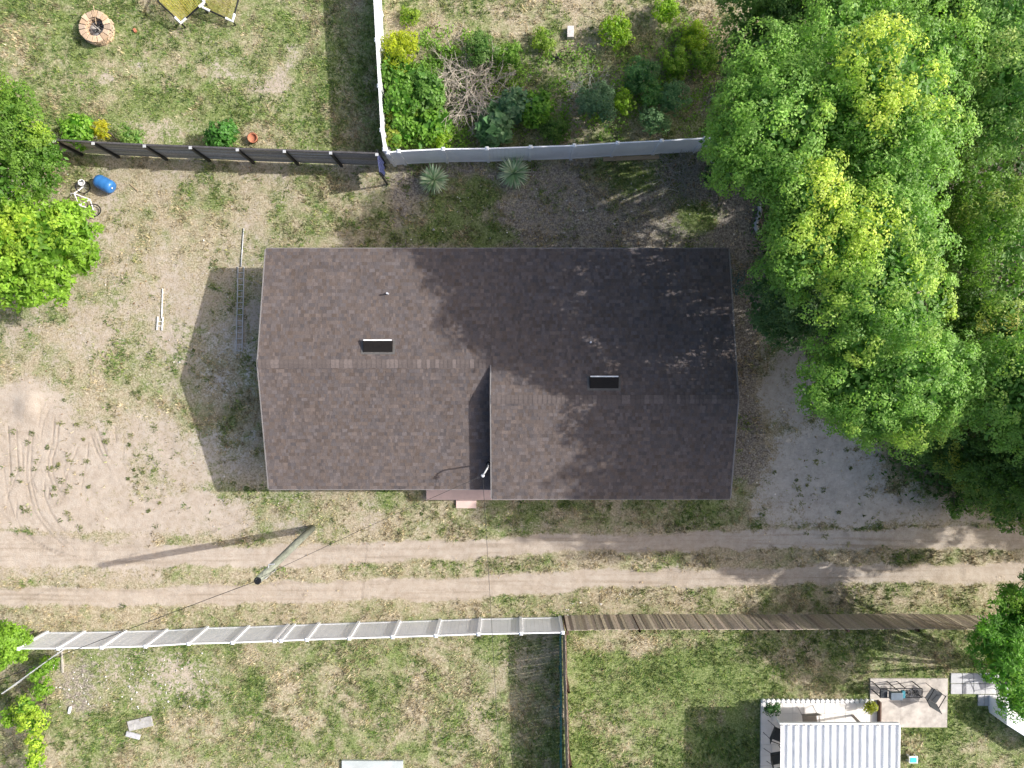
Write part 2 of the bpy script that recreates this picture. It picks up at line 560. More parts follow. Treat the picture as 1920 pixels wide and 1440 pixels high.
def build_ground():
    xs = np.concatenate([np.arange(-23.5, -15.0, 0.036), np.arange(-15.0, 23.51, 0.075)])
    ys = np.arange(-18.6, 17.41, 0.075)
    ox = np.array([-600, -300, -120, -60, -40, -32, -27])
    xs = np.concatenate([ox, xs, -ox[::-1]])
    ys = np.concatenate([ox, ys, -ox[::-1]])
    X, Y = np.meshgrid(xs, ys)
    nx, ny = len(xs), len(ys)
    S, G, D, t1, t2, u, v = ground_masks(X, Y)
    Z = (fbm(X * .35, Y * .35, 21, 3) - .5) * .05 + (fbm(X * 2.2, Y * 2.2, 22, 3) - .5) * .035
    Z -= np.maximum(t1, t2) * .045
    Z += np.minimum(0, 0)
    rutm = np.zeros_like(X)
    for line in RUTS:
        for k in range(len(line) - 1):
            a, b = P(*line[k]), P(*line[k + 1])
            d = (b - a).to_2d()
            L2 = d.length_squared
            t = np.clip(((X - a.x) * d.x + (Y - a.y) * d.y) / L2, 0, 1)
            q = np.hypot(X - a.x - t * d.x, Y - a.y - t * d.y)
            g_ = np.exp(-(q / .032) ** 2) * np.clip(.4 + 1.6 * (fbm(X * 1.7, Y * 1.7, 88, 3) - .3), 0, 1)
            Z -= .022 * g_
            rutm = np.maximum(rutm, g_)
    # dirt heap left in the corner of the turning place
    Z += .16 * np.exp(-(((u - 55) / 24) ** 2 + ((v - 760) / 26) ** 2))
    inside = (np.abs(X) < 23.6) & (Y > -18.7) & (Y < 17.5)
    Z = np.where(inside, Z, 0) - .012
    S = np.where(inside, S, .2); G = np.where(inside, G, .5); D = np.where(inside, D, 0)
    vv_ = np.stack([X.ravel(), Y.ravel(), Z.ravel()], 1)
    i = np.arange(nx * ny).reshape(ny, nx)
    f = np.stack([i[:-1, :-1].ravel(), i[:-1, 1:].ravel(), i[1:, 1:].ravel(), i[1:, :-1].ravel()], 1)
    m, nt, b = nodes_of('yard_ground')
    me = mesh_np('ground', vv_, f, m, None, True)
    at = me.attributes.new('Masks', 'FLOAT_COLOR', 'POINT')
    c = np.ones((nx * ny, 4), np.float32)
    c[:, 0], c[:, 1], c[:, 2] = S.ravel(), G.ravel(), D.ravel()
    at.data.foreach_set('color', c.ravel())
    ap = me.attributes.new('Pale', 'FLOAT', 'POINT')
    pw = np.maximum(blob(u, v, 1560, 860, 200, 170, .7) * .8, blob(u, v, 430, 740, 60, 110, .6))  # sand made paler inside the drive and gable shade, brightening those shadows
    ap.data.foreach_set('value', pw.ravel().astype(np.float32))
    ak = me.attributes.new('Track', 'FLOAT', 'POINT')
    ak.data.foreach_set('value', np.maximum(t1, t2).ravel().astype(np.float32))
    ar = me.attributes.new('Rut', 'FLOAT', 'POINT')
    ar.data.foreach_set('value', rutm.ravel().astype(np.float32))
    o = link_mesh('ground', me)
    o['kind'] = 'structure'
    # --- material: straw/green turf, sand, leaf litter, broken up by noise
    N, L = nt.nodes.new, nt.links.new
    a = N('ShaderNodeAttribute'); a.attribute_name = 'Masks'
    sp = N('ShaderNodeSeparateColor'); L(a.outputs['Color'], sp.inputs[0])
    geo = N('ShaderNodeNewGeometry')
    def noise(scale, det=5, rough=.6):
        n = N('ShaderNodeTexNoise')
        n.inputs['Scale'].default_value = scale
        n.inputs['Detail'].default_value = det
        n.inputs['Roughness'].default_value = rough
        L(geo.outputs['Position'], n.inputs['Vector'])
        return n.outputs['Fac']
    def math_(op, x, y):
        n = N('ShaderNodeMath'); n.operation = op
        for k, w in enumerate((x, y)):
            if isinstance(w, (int, float)):
                n.inputs[k].default_value = w
            else:
                L(w, n.inputs[k])
        return n.outputs[0]
    def ramp(x, stops):
        r = N('ShaderNodeValToRGB')
        e = r.color_ramp.elements
        e[0].position, e[0].color = stops[0][0], (*stops[0][1], 1)
        e[1].position, e[1].color = stops[-1][0], (*stops[-1][1], 1)
        for p, c_ in stops[1:-1]:
            q = e.new(p); q.color = (*c_, 1)
        L(x, r.inputs[0])
        return r.outputs[0]
    def mixc(f_, x, y):
        n = N('ShaderNodeMix'); n.data_type = 'RGBA'
        if isinstance(f_, (int, float)):
            n.inputs[0].default_value = f_
        else:
            L(f_, n.inputs[0])
        L(x, n.inputs[6]); L(y, n.inputs[7])
        return n.outputs[2]
    def step(w, n_, amp, sharp, centre=.5):
        x = math_('ADD', w, math_('MULTIPLY', math_('SUBTRACT', n_, .5), amp))
        r = N('ShaderNodeMapRange'); r.interpolation_type = 'SMOOTHSTEP'
        r.inputs[1].default_value = centre - sharp
        r.inputs[2].default_value = centre + sharp
        L(x, r.inputs[0])
        return r.outputs[0]
    nA, nB, nC, nD = noise(1.1, 6, .65), noise(4.2, 6, .7), noise(15, 5, .7), noise(70, 3, .6)
    sand = ramp(math_('ADD', math_('ADD', math_('MULTIPLY', nA, .35), math_('MULTIPLY', nB, .35)), math_('MULTIPLY', nD, .3)),
                [(.36, (.33, .27, .21)), (.5, (.435, .37, .305)), (.64, (.51, .45, .385))])
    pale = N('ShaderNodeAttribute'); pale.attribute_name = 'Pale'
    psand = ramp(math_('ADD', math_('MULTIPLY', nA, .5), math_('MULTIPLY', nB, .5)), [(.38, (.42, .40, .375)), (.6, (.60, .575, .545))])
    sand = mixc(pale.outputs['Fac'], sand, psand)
    mpn = N('ShaderNodeMapping'); mpn.inputs['Scale'].default_value = (.22, 5.5, 1)
    L(geo.outputs['Position'], mpn.inputs[0])
    stn = N('ShaderNodeTexNoise'); stn.inputs['Scale'].default_value = 1.0; stn.inputs['Detail'].default_value = 5
    L(mpn.outputs[0], stn.inputs['Vector'])
    worn = ramp(nB, [(.3, (.30, .245, .185)), (.7, (.37, .31, .25))])
    trk = N('ShaderNodeAttribute'); trk.attribute_name = 'Track'
    sand = mixc(math_('MULTIPLY', trk.outputs['Fac'], step(stn.outputs['Fac'], nC, .5, .14, .60)), sand, worn)
    rut = N('ShaderNodeAttribute'); rut.attribute_name = 'Rut'
    groove_shade = ramp(nB, [(.3, (.20, .165, .13)), (.7, (.28, .235, .19))])  # darker sand colour along the ruts stands for shade in the grooves
    sand = mixc(math_('MULTIPLY', rut.outputs['Fac'], .75), sand, groove_shade)
    nE = math_('ADD', math_('MULTIPLY', nC, .6), math_('MULTIPLY', noise(7.5, 4, .6), .4))
    dry = ramp(nE, [(.33, (.20, .16, .10)), (.49, (.36, .305, .21)), (.66, (.55, .485, .375))])
    green = ramp(nE, [(.33, (.075, .11, .028)), (.49, (.165, .215, .07)), (.66, (.33, .37, .17))])
    litter = ramp(nE, [(.36, (.095, .083, .07)), (.5, (.24, .21, .18)), (.66, (.50, .45, .39))])
    turf = mixc(step(sp.outputs[1], math_('ADD', math_('MULTIPLY', nA, .45), math_('MULTIPLY', nB, .55)), 2.0, .42), dry, green)
    turf = mixc(step(sp.outputs[2], nB, 2.0, .28), turf, litter)
    base = mixc(step(sp.outputs[0], math_('ADD', math_('MULTIPLY', nB, .55), math_('MULTIPLY', nC, .45)), 2.5, .20), turf, sand)
    scl = N('ShaderNodeVectorMath'); scl.operation = 'SCALE'; scl.inputs['Scale'].default_value = .86
    L(base, scl.inputs[0])
    L(scl.outputs[0], b.inputs['Base Color'])
    b.inputs['Roughness'].default_value = .95
    b.inputs['Specular IOR Level'].default_value = .15
    bp = N('ShaderNodeBump')
    bp.inputs['Strength'].default_value = .55
    bp.inputs['Distance'].default_value = .05
    L(math_('ADD', nC, math_('MULTIPLY', nD, .4)), bp.inputs['Height'])
    L(bp.outputs[0], b.inputs['Normal'])
    return o

ground = build_ground()

# footprints where no grass grows
def clear_of(X, Y):
    ok = ~((X > -9.4) & (X < 8.2) & (Y > -5.0) & (Y < 4.4))
    u, v = uv_of(X, Y)
    ok &= ~((u > 1425) & (u < 1640) & (v > 1312))
    ok &= ~((u > 1630) & (u < 1776) & (v > 1270) & (v < 1366))
    ok &= ~((u > 1780) & (u < 1893) & (v > 1260) & (v < 1305))
    ok &= ~((u > 1832) & (u < 1893) & (v > 1300) & (v < 1328))
    ok &= ~((u > 798) & (u < 1018) & (v > 900) & (v < 938))
    ok &= ~((u > 853) & (u < 895) & (v > 900) & (v < 954))
    ok &= ~(np.hypot(u - 180, v - 52) < 30)
    ok &= ~((u > 640) & (u < 758) & (v > 1428))
    return ok

def build_grass():
    n = 330000
    X = rng.uniform(-23, 23, n)
    Y = rng.uniform(-18, 17, n)
    S, G, D, t1, t2, u, v = ground_masks(X, Y)
    nz = .5 * fbm(X * 1.1, Y * 1.1, 40, 3) + .5 * fbm(X * 4, Y * 4, 41, 3)
    dens = np.clip(.92 - 1.7 * S - .6 * D - .35 * (G < .42) + (nz - .5) * 2.8, 0.012, 1)
    dens *= np.where(np.maximum(t1, t2) > .5, .05, 1)
    keep = (rng.random(n) < dens) & clear_of(X, Y)
    X, Y, G, D, S, nz = X[keep], Y[keep], G[keep], D[keep], S[keep], nz[keep]
    n = len(X)
    nb = 3
    gn = np.clip(G + (fbm(X * .9, Y * .9, 50, 4) - .5) * 1.5 + rng.normal(0, .16, n), 0, 1)
    size = rng.uniform(.6, 1.25, n) * (.75 + .5 * nz)
    gcol = np.array([[.14, .215, .045], [.235, .29, .08], [.095, .18, .04]])[rng.integers(0, 3, n)]
    dcol = np.array([[.43, .365, .225], [.54, .47, .33], [.34, .27, .16]])[rng.integers(0, 3, n)]
    w = sm((gn - .22) / .56)[:, None]
    c0 = dcol * (1 - w) + gcol * w
    V, C = [], []
    for k in range(nb):
        a = rng.uniform(0, 2 * np.pi, n)
        ln = size * rng.uniform(.055, .115, n)
        wd = size * rng.uniform(.012, .022, n)
        up = size * rng.uniform(.02, .10, n)
        bx, by = X + rng.normal(0, .025, n), Y + rng.normal(0, .025, n)
        ca, sa = np.cos(a), np.sin(a)
        z0 = np.full(n, -.02)
        V.append(np.stack([np.stack([bx - sa * wd, by + ca * wd, z0], 1),
                           np.stack([bx + sa * wd, by - ca * wd, z0], 1),
                           np.stack([bx + ca * ln, by + sa * ln, up + .015], 1)], 1))
        C.append(c0 * rng.uniform(.75, 1.25, (n, 1)))
    V = np.concatenate(V).reshape(-1, 3)
    C = np.concatenate(C)
    C *= np.tile(np.clip(.98 + 1.6 * (fbm(X * 5.0, Y * 5.0, 61, 3) - .5), .5, 1.5), nb)[:, None]
    C = np.clip(C * .87, 0, .8)
    f = np.arange(len(V)).reshape(-1, 3)
    o = link_mesh('grass', mesh_np('grass', V, f, M_GRASS, C))
    tag(o, 'short patchy dry and green grass covering the yards', 'grass', kind='stuff')

build_grass()

# ================================================================== HOUSE
ZE = 2.40                                       # eave height
SL = 0.225                                      # roof pitch
XL, XR, XS = -9.86, 8.68, -0.80                 # left rake, right rake, step between the two roofs
YB = P(900, 467, ZE).y                          # back eave
Y1 = P(700, 682, 3.45).y                        # ridge of the left roof
Y2 = P(1200, 749, 3.85).y                       # ridge of the right roof
Z1 = ZE + (YB - Y1) * SL
Z2 = ZE + (YB - Y2) * SL
YF1 = P(700, 917, ZE).y
ZF1 = Z1 - (Y1 - YF1) * SL
YF2 = P(1150, 934, 2.8).y
ZF2 = Z2 - (Y2 - YF2) * SL

house = thing('house', 'long house with brown shingle roof in two offset gables beside the sandy lane', 'house',
              (XS, 0, 0))

def shingle_tone():
    t = random.random()
    base = (0.104, 0.086, 0.081)
    k = random.choice((0.80, 0.88, 0.94, 0.98, 1.0, 1.04, 1.09, 1.15))
    if t > .93:
        k = 1.27
    s = random.uniform(-.006, .006)
    return (base[0] * k + s, base[1] * k, base[2] * k - s)

def build_house():
    # walls under the eaves
    wl = MB()
    wl.box((XL + .45, YF1 + .45, -.05), (XS + .2, YB - .45, ZE - .02))
    wl.box((XS + .201, YF2 + .45, -.05), (XR - .45, YB - .45, ZE - .02))
    # gables
    for x in (XL + .45, ):
        wl.add([(x, YF1 + .45, ZE - .02), (x, YB - .45, ZE - .02), (x, Y1, Z1 - .14), (x + .15, YF1 + .45, ZE - .02), (x + .15, YB - .45, ZE - .02), (x + .15, Y1, Z1 - .14)],
               [(1, 0, 2), (3, 4, 5), (0, 1, 4, 3), (1, 2, 5, 4), (2, 0, 3, 5)])
    for x in (XR - .6, XS + .25):
        yb = YB - .45
        wl.add([(x, YF2 + .45, ZE - .02), (x, yb, ZE - .02), (x, Y2, Z2 - .14), (x, YF2 + .45, ZF2 + .45 * SL - .14),
                (x + .15, YF2 + .45, ZE - .02), (x + .15, yb, ZE - .02), (x + .15, Y2, Z2 - .14), (x + .15, YF2 + .45, ZF2 + .45 * SL - .14)],
               [(0, 3, 2, 1), (4, 5, 6, 7), (0, 1, 5, 4), (1, 2, 6, 5), (2, 3, 7, 6), (3, 0, 4, 7)])
    wall = wl.build('wall', STUCCO, house)
    # windows and door of the front and back
    k = 0
    for (x, y, w, s) in ((-7.6, YF1 + .45, 1.4, -1), (-4.6, YF1 + .45, 1.4, -1), (1.6, YF2 + .45, 1.4, -1), (5.6, YF2 + .45, 1.4, -1),
                         (-7.0, YB - .45, 1.2, 1), (-2.6, YB - .45, 1.2, 1), (2.6, YB - .45, 1.2, 1), (6.6, YB - .45, 1.2, 1)):
        m = MB()
        y0, y1 = (y - .05, y + .02) if s < 0 else (y - .02, y + .05)
        for (a, b, c, d) in ((x, x + w, .95, 1.02), (x, x + w, 1.98, 2.05), (x, x + .07, 1.02, 1.98), (x + w - .07, x + w, 1.02, 1.98), (x + w / 2 - .03, x + w / 2 + .03, 1.02, 1.98)):
            m.box((a, y0, c), (b, y1, d))
        wd = m.build('window', WHITEPAINT, house)
        g = MB()
        g.box((x + .07, y - .012, 1.02), (x + w - .07, y + .012, 1.98))
        g.build('pane', mat('dark_glass', (0.03, 0.04, 0.045), 0.08, .1, 2.0), wd)
    d = MB()
    d.box((-2.0, YF1 + .40, .2), (-1.1, YF1 + .47, 2.2))
    dr = d.build('door', mat('door_paint', (.30, .12, .09), .5, .1, 4.0), house)
    MB().lathe((-1.2, YF1 + .38, 1.15), [(.01, -.03), (.035, -.02), (.035, .02), (.01, .03)], 10).build('handle', GREYMETAL, dr)
    # roof deck: two gabled plates with thickness
    def plate(m, x0, x1, pts, th=.10):
        n = len(pts)
        vs_ = [(x, y, z + dz) for x in (x0, x1) for dz in (-th, 0) for (y, z) in pts]
        # layout: x0 low, x0 top, x1 low, x1 top
        fs_ = []
        for i in range(n - 1):
            fs_.append((n + i, n + i + 1, 3 * n + i + 1, 3 * n + i))
            fs_.append((i + 1, i, 2 * n + i, 2 * n + i + 1))
            fs_.append((i, i + 1, n + i + 1, n + i))
            fs_.append((2 * n + i + 1, 2 * n + i, 3 * n + i, 3 * n + i + 1))
        fs_.append((n, 0, 2 * n, 3 * n)[::-1])
        fs_.append((n - 1, 2 * n - 1, 4 * n - 1, 3 * n - 1)[::-1])
        m.add(vs_, fs_)
    m = MB()
    plate(m, XL, XS - .002, [(YB, ZE), (Y1, Z1), (YF1, ZF1)])
    plate(m, XS, XR, [(YB, ZE), (Y2, Z2), (YF2, ZF2)])
    roof = m.build('roof', mat('roof_deck_felt', (.11, .095, .09), .95, .2, 8.0), house)
    # drip edges
    def edge(a, b, w=.05, h=.11):
        e = MB()
        a, b = Vector(a), Vector(b)
        d_ = (b - a)
        n_ = Vector((-d_.y, d_.x, 0)).normalized() * w / 2
        up, dn = Vector((0, 0, .016)), Vector((0, 0, -h))
        e.hexa([a - n_ + dn, b - n_ + dn, b + n_ + dn, a + n_ + dn, a - n_ + up, b - n_ + up, b + n_ + up, a + n_ + up])
        e.build('drip_edge', TRIM, roof)
    o = .028
    edge((XL - o, YB, ZE), (XL - o, Y1 + .001, Z1)); edge((XL - o, Y1 - .001, Z1), (XL - o, YF1, ZF1))
    edge((XR + o, Y2 + .001, Z2), (XR + o, YB, ZE)); edge((XR + o, YF2, ZF2), (XR + o, Y2 - .001, Z2))
    edge((XL, YB + o, ZE - .01), (XR, YB + o, ZE - .01)); edge((XL, YF1 - o, ZF1 - .01), (XS - .06, YF1 - o, ZF1 - .01))
    edge((XS, YF2 - o, ZF2 - .01), (XR, YF2 - o, ZF2 - .01))
    edge((XS - o, Y2 - .001, Z2), (XS - o, YF2, ZF2))
    edge((XS - o, Y1 - .05, Z1 + .01), (XS - o, Y2 + .001, Z2))
    # laminated shingles, each tab with its own butt edge
    tabs = []
    def slope(x0, x1, ye, ze, yr, zr):
        d_ = Vector((0, yr - ye, zr - ze))
        L = d_.length
        d_.normalize()
        nrm = Vector((1, 0, 0)).cross(d_)
        if nrm.z < 0:
            nrm = -nrm
        ex = .143
        k = 0
        s = -.02
        while s < L - .03:
            e1 = min(s + ex + .012, L)
            x = x0 - random.uniform(0, .25)
            while x < x1:
                w = random.choice((.08, .10, .12, .14, .17, .22)) * random.uniform(.92, 1.08)
                a, b = max(x, x0), min(x + w - .004, x1)
                if b - a > .03:
                    h = random.choice((.010, .020, .024)) + random.uniform(0, .006)
                    p = Vector((0, ye, ze)) + d_ * s
                    q = Vector((0, ye, ze)) + d_ * e1
                    lo, hi = nrm * .001, nrm * h
                    top = nrm * .004
                    tabs.append(((a, b), p + lo, p + hi, q + lo, q + top, shingle_tone(), (p.z, a)))
                x += w
            s += ex
    slope(XL, XS, YB, ZE, Y1, Z1)
    slope(XS, XR, YB, ZE, Y2, Z2)
    slope(XL, XS - .05, YF1, ZF1, Y1, Z1)
    slope(XS, XR, YF2, ZF2, Y2, Z2)
    def add_tab(mb, t):
        (a, b), p0, p1, q0, q1, c, _ = t
        mb.hexa([(a, p0.y, p0.z), (b, p0.y, p0.z), (b, q0.y, q0.z), (a, q0.y, q0.z),
                 (a, p1.y, p1.z), (b, p1.y, p1.z), (b, q1.y, q1.z), (a, q1.y, q1.z)], c)
    order = sorted(range(len(tabs)), key=lambda i: tabs[i][1].y ** 2 + (tabs[i][0][0]) ** 2 - 4 * tabs[i][1].z)
    single = set(order[:300])
    field = MB()
    for i, t in enumerate(tabs):
        if i in single:
            one = MB()
            add_tab(one, t)
            one.build('shingle', M_SHINGLE, roof)
        else:
            add_tab(field, t)
    fo = field.build('shingle_field', M_SHINGLE, roof)
    fo['kind'] = 'stuff'
    # ridge caps
    def caps(x0, x1, yr, zr):
        x = x0
        while x < x1 - .02:
            w = random.uniform(.14, .2)
            b = min(x + w, x1)
            k = random.choice((.92, 1.0, 1.05, 1.35))
            c = (.104 * k, .086 * k, .081 * k)
            mb = MB()
            hw, dz = .17, .17 * SL
            z = zr + .024
            z2 = z + .012
            for sgn in (1, -1):
                y0, y1_ = yr, yr + sgn * hw
                pts = [(x, y0, z - .02), (b, y0, z - .02), (b, y1_, z - dz - .02), (x, y1_, z - dz - .02),
                       (x, y0, z2), (b, y0, z), (b, y1_, z - dz), (x, y1_, z2 - dz)]
                if sgn > 0:
                    mb.hexa(pts, c)
                else:
                    mb.hexa([pts[i] for i in (3, 2, 1, 0, 7, 6, 5, 4)], c)
            mb.build('ridge_cap', M_SHINGLE, roof)
            x = b + .002
    caps(XL, XS, Y1, Z1)
    caps(XS, XR, Y2, Z2)
    # flashing seam where the two back slopes meet
    m = MB()
    xs = P(934, 520, 2.6).x
    y0, y1 = YB - .05, P(934, 585, 2.8).y
    f_ = lambda y: ZE + (YB - y) * SL + .03
    m.hexa([(xs, y1, f_(y1) - .03), (xs + .014, y1, f_(y1) - .03), (xs + .014, y0, f_(y0) - .03), (xs, y0, f_(y0) - .03),
            (xs, y1, f_(y1)), (xs + .014, y1, f_(y1)), (xs + .014, y0, f_(y0)), (xs, y0, f_(y0))])
    m.build('seam_flashing', mat('roof_deck_felt', (.11, .095, .09)), roof)
    # slant vents
    def vent(px0, px1, pyt, pyb, zg):
        a, b = P(px0, pyt, zg + .12), P(px1, pyb, zg + .12)
        x0, x1, yt, yb_ = a.x, b.x, a.y, b.y
        g = lambda y: ZE + (YB - y) * SL
        m = MB()
        m.hexa([(x0, yb_, g(yb_) - .01), (x1, yb_, g(yb_) - .01), (x1, yt, g(yt) - .01), (x0, yt, g(yt) - .01),
                (x0, yb_, g(yb_) + .05), (x1, yb_, g(yb_) + .05), (x1, yt, g(yt) + .21), (x0, yt, g(yt) + .21)])
        v = m.build('roof_vent', BRONZE, house, bevel=.008)
        m = MB()
        e_ = .09
        gg = lambda y, t_: g(y) + t_
        m.hexa([(x0 - e_, yb_ - e_, gg(yb_ - e_, .0)), (x1 + e_, yb_ - e_, gg(yb_ - e_, .0)), (x1 + e_, yt + e_ * .4, gg(yt + e_ * .4, .0)), (x0 - e_, yt + e_ * .4, gg(yt + e_ * .4, .0)),
                (x0 - e_, yb_ - e_, gg(yb_ - e_, .026)), (x1 + e_, yb_ - e_, gg(yb_ - e_, .026)), (x1 + e_, yt + e_ * .4, gg(yt + e_ * .4, .026)), (x0 - e_, yt + e_ * .4, gg(yt + e_ * .4, .026))])
        m.build('vent_flange', mat('vent_flange_metal', (.11, .105, .10), .6, .3, 8), v)
        m = MB()
        m.box((x0 + .02, yt + .002, g(yt) + .16), (x1 - .02, yt + .05, g(yt) + .215))
        m.build('vent_lip', WHITEPAINT, v)  # vent lip coloured white to carry the sunlit highlight of its edge
        m = MB()
        ym = yt + (yb_ - yt) * .45
        zz = lambda y: g(yt) + .21 + (y - yt) / (yb_ - yt) * (g(yb_) + .05 - g(yt) - .21)
        m.hexa([(x0 + .03, ym - .02, zz(ym - .02) - .005), (x1 - .03, ym - .02, zz(ym - .02) - .005), (x1 - .03, ym + .02, zz(ym + .02) - .005), (x0 + .03, ym + .02, zz(ym + .02) - .005),
                (x0 + .03, ym - .02, zz(ym - .02) + .012), (x1 - .03, ym - .02, zz(ym - .02) + .012), (x1 - .03, ym + .02, zz(ym + .02) + .012), (x0 + .03, ym + .02, zz(ym + .02) + .012)])
        m.build('vent_crease', BRONZE, v)
    vent(681, 736, 639, 660, 3.25)
    vent(1106, 1160, 707, 728, 3.6)
    # plumbing stacks
    for px, py, zg, h in ((728, 551, 2.8, .28), (1107, 642, 3.2, .12)):
        a = P(px, py, zg)
        g = ZE + (YB - a.y) * SL
        MB().tube([(a.x, a.y, g - .02), (a.x, a.y, g + h)], .038, 10).build('vent_pipe', PALEPLASTIC, house)
    # lifted shingle nails / scuffs: short dark scuff tabs low on the right slope
    # porch and step
    a, b = P(799, 905, .22), P(1018, 937.5, .22)
    m = MB()
    m.box((a.x, b.y, -.05), (b.x, YF1 + .44, .22))
    m.build('porch_slab', SALMON, house, bevel=.012)
    a, b = P(855, 936, .11), P(893, 953, .11)
    m = MB()
    m.box((a.x, b.y, -.05), (b.x, P(0, 937.5, .22).y - .002, .11))
    m.build('porch_step', SALMON, house, bevel=.012)
    for px in (806, ):
        a = P(px, 932, .22)
        m = MB()
        # porch post under the eave
        m.box((a.x, YF1 + .12, .22), (a.x + .09, YF1 + .21, ZF1 + .15 * SL - .11))
        m.build('porch_post', WHITEPAINT, house)
    # service mast with gooseneck head, through the front of the left roof by the step
    q = P(915, 873, 3.2)
    zr = ZF1 + (q.y - YF1) * SL
    m = MB()
    top = zr + 1.25
    pts = [(q.x, q.y, zr - .25), (q.x, q.y, top)]
    for k in range(1, 7):
        t = k / 6 * math.pi * .8
        pts.append((q.x - .10 * (1 - math.cos(t)), q.y - .16 * (1 - math.cos(t)), top + .16 * math.sin(t)))
    m.tube(pts, .032, 10)
    mast = m.build('service_mast', GREYMETAL, house, smooth=True)
    e = Vector(pts[-1])
    MB().lathe((e.x, e.y, e.z - .1), [(.03, 0), (.07, .03), (.075, .1), (.04, .16)], 12).build('weatherhead', PALEPLASTIC, mast)
    MB().lathe((q.x, q.y, zr - .03), [(.11, 0), (.10, .04), (.045, .1)], 12).build('mast_boot', BRONZE, mast)
    return e

mast_head = build_house()

# ================================================================== FENCES
ZF = 1.83

def vinyl_fence(name, label, tops, ext=None):
    pts = [P(x, y, ZF) for x, y in tops]
    o = thing(name, label, 'fence', (pts[0].x, pts[0].y, 0))
    for p in pts:
        m = MB()
        w = .062
        m.box((p.x - w, p.y - w, -.05), (p.x + w, p.y + w, ZF + .03))
        m.hexa([(p.x - w - .012, p.y - w - .012, ZF + .03), (p.x + w + .012, p.y - w - .012, ZF + .03), (p.x + w + .012, p.y + w + .012, ZF + .03), (p.x - w - .012, p.y + w + .012, ZF + .03),
                (p.x - .02, p.y - .02, ZF + .075), (p.x + .02, p.y - .02, ZF + .075), (p.x + .02, p.y + .02, ZF + .075), (p.x - .02, p.y + .02, ZF + .075)])
        m.build('post', VINYL, o)
    for a, b in zip(pts[:-1], pts[1:]):
        d = (b - a).to_2d().normalized()
        A = a.to_2d() + d * .064
        B = b.to_2d() - d * .064
        L = (B - A).length
        m = MB()
        nb = max(1, int(round(L / .17)))
        for k in range(nb):
            m.slab(A + d * (L * k / nb + .002), A + d * (L * (k + 1) / nb - .002), .022 + .003 * (k % 2), .16, ZF - .10)
        pn = m.build('panel', VINYL, o)
        MB().slab(A, B, .052, ZF - .10, ZF + .012).build('top_rail', VINYL, o)
        MB().slab(A, B, .052, .05, .17).build('bottom_rail', VINYL, o)
    return o

vinyl_fence('vinyl_fence', 'long white vinyl privacy fence along the lower edge of the sandy lane',
            [(35, 1216), (109, 1216), (191, 1214), (273, 1212), (354, 1207), (436, 1205), (515, 1202), (527, 1201.6), (575.5, 1199.5),
             (655, 1197), (736, 1194.5), (817, 1192), (897, 1189), (977, 1187.6), (1055, 1186)])
vinyl_fence('vinyl_fence', 'white vinyl fence behind the two spiky yuccas, shaded on its near face',
            [(727, 286), (747.5, 283.5), (831, 279.5), (913, 278.6), (995, 275.6), (1077, 273.0), (1158, 268), (1240.6, 264), (1323, 259), (1405, 254), (1487, 249)])
vinyl_fence('vinyl_fence', 'white vinyl fence between the fire pit lawn and the overgrown plot',
            [(720.5, 280), (715, 244), (710.5, 161), (705.5, 75), (701, -12), (696, -100)])

def board_fence():
    tops = [(20, 258), (103, 262), (176, 266.5), (272, 271.5), (358, 274.5), (446, 278.5), (534, 281.5), (620.6, 284.5), (707, 287.5)]
    pts = [P(x, y, ZF) for x, y in tops]
    o = thing('board_fence', 'charcoal stained board fence below the fire pit lawn', 'fence', (pts[1].x, pts[1].y, 0))
    for p in pts:
        m = MB()
        m.box((p.x - .05, p.y - .12, -.05), (p.x + .05, p.y - .025, ZF + .05))
        pp = m.build('post', BLACKMETAL, o)
        m = MB()
        m.box((p.x - .06, p.y - .13, ZF + .051), (p.x + .06, p.y - .015, ZF + .075))
        m.build('post_cap', GREYMETAL, pp)
    for i, (a, b) in enumerate(zip(pts[:-1], pts[1:])):
        nb = 11
        for k in range(nb):
            z0 = .10 + k * (ZF - .12) / nb
            c = random.uniform(.16, .30)
            t = random.choice(((1, .95, 1.0), (1.05, .98, .92), (1.1, 1.02, .9), (.95, .97, 1.06)))
            if i < 2:
                t = (1.45, 1.25, .92)
            m = MB()
            m.slab(a.to_2d() + Vector((.004, 0)), b.to_2d() - Vector((.004, 0)), .022 + .004 * (k % 2), z0, z0 + (ZF - .12) / nb - random.uniform(.004, .010),
                   (c * t[0], c * t[1], c * t[2]))
            m.build('board', M_WOODATTR, o)
        MB().slab(a, b, .07, ZF - .02, ZF + .02).build('cap_rail', GREYMETAL if False else DARKWOOD, o)

board_fence()

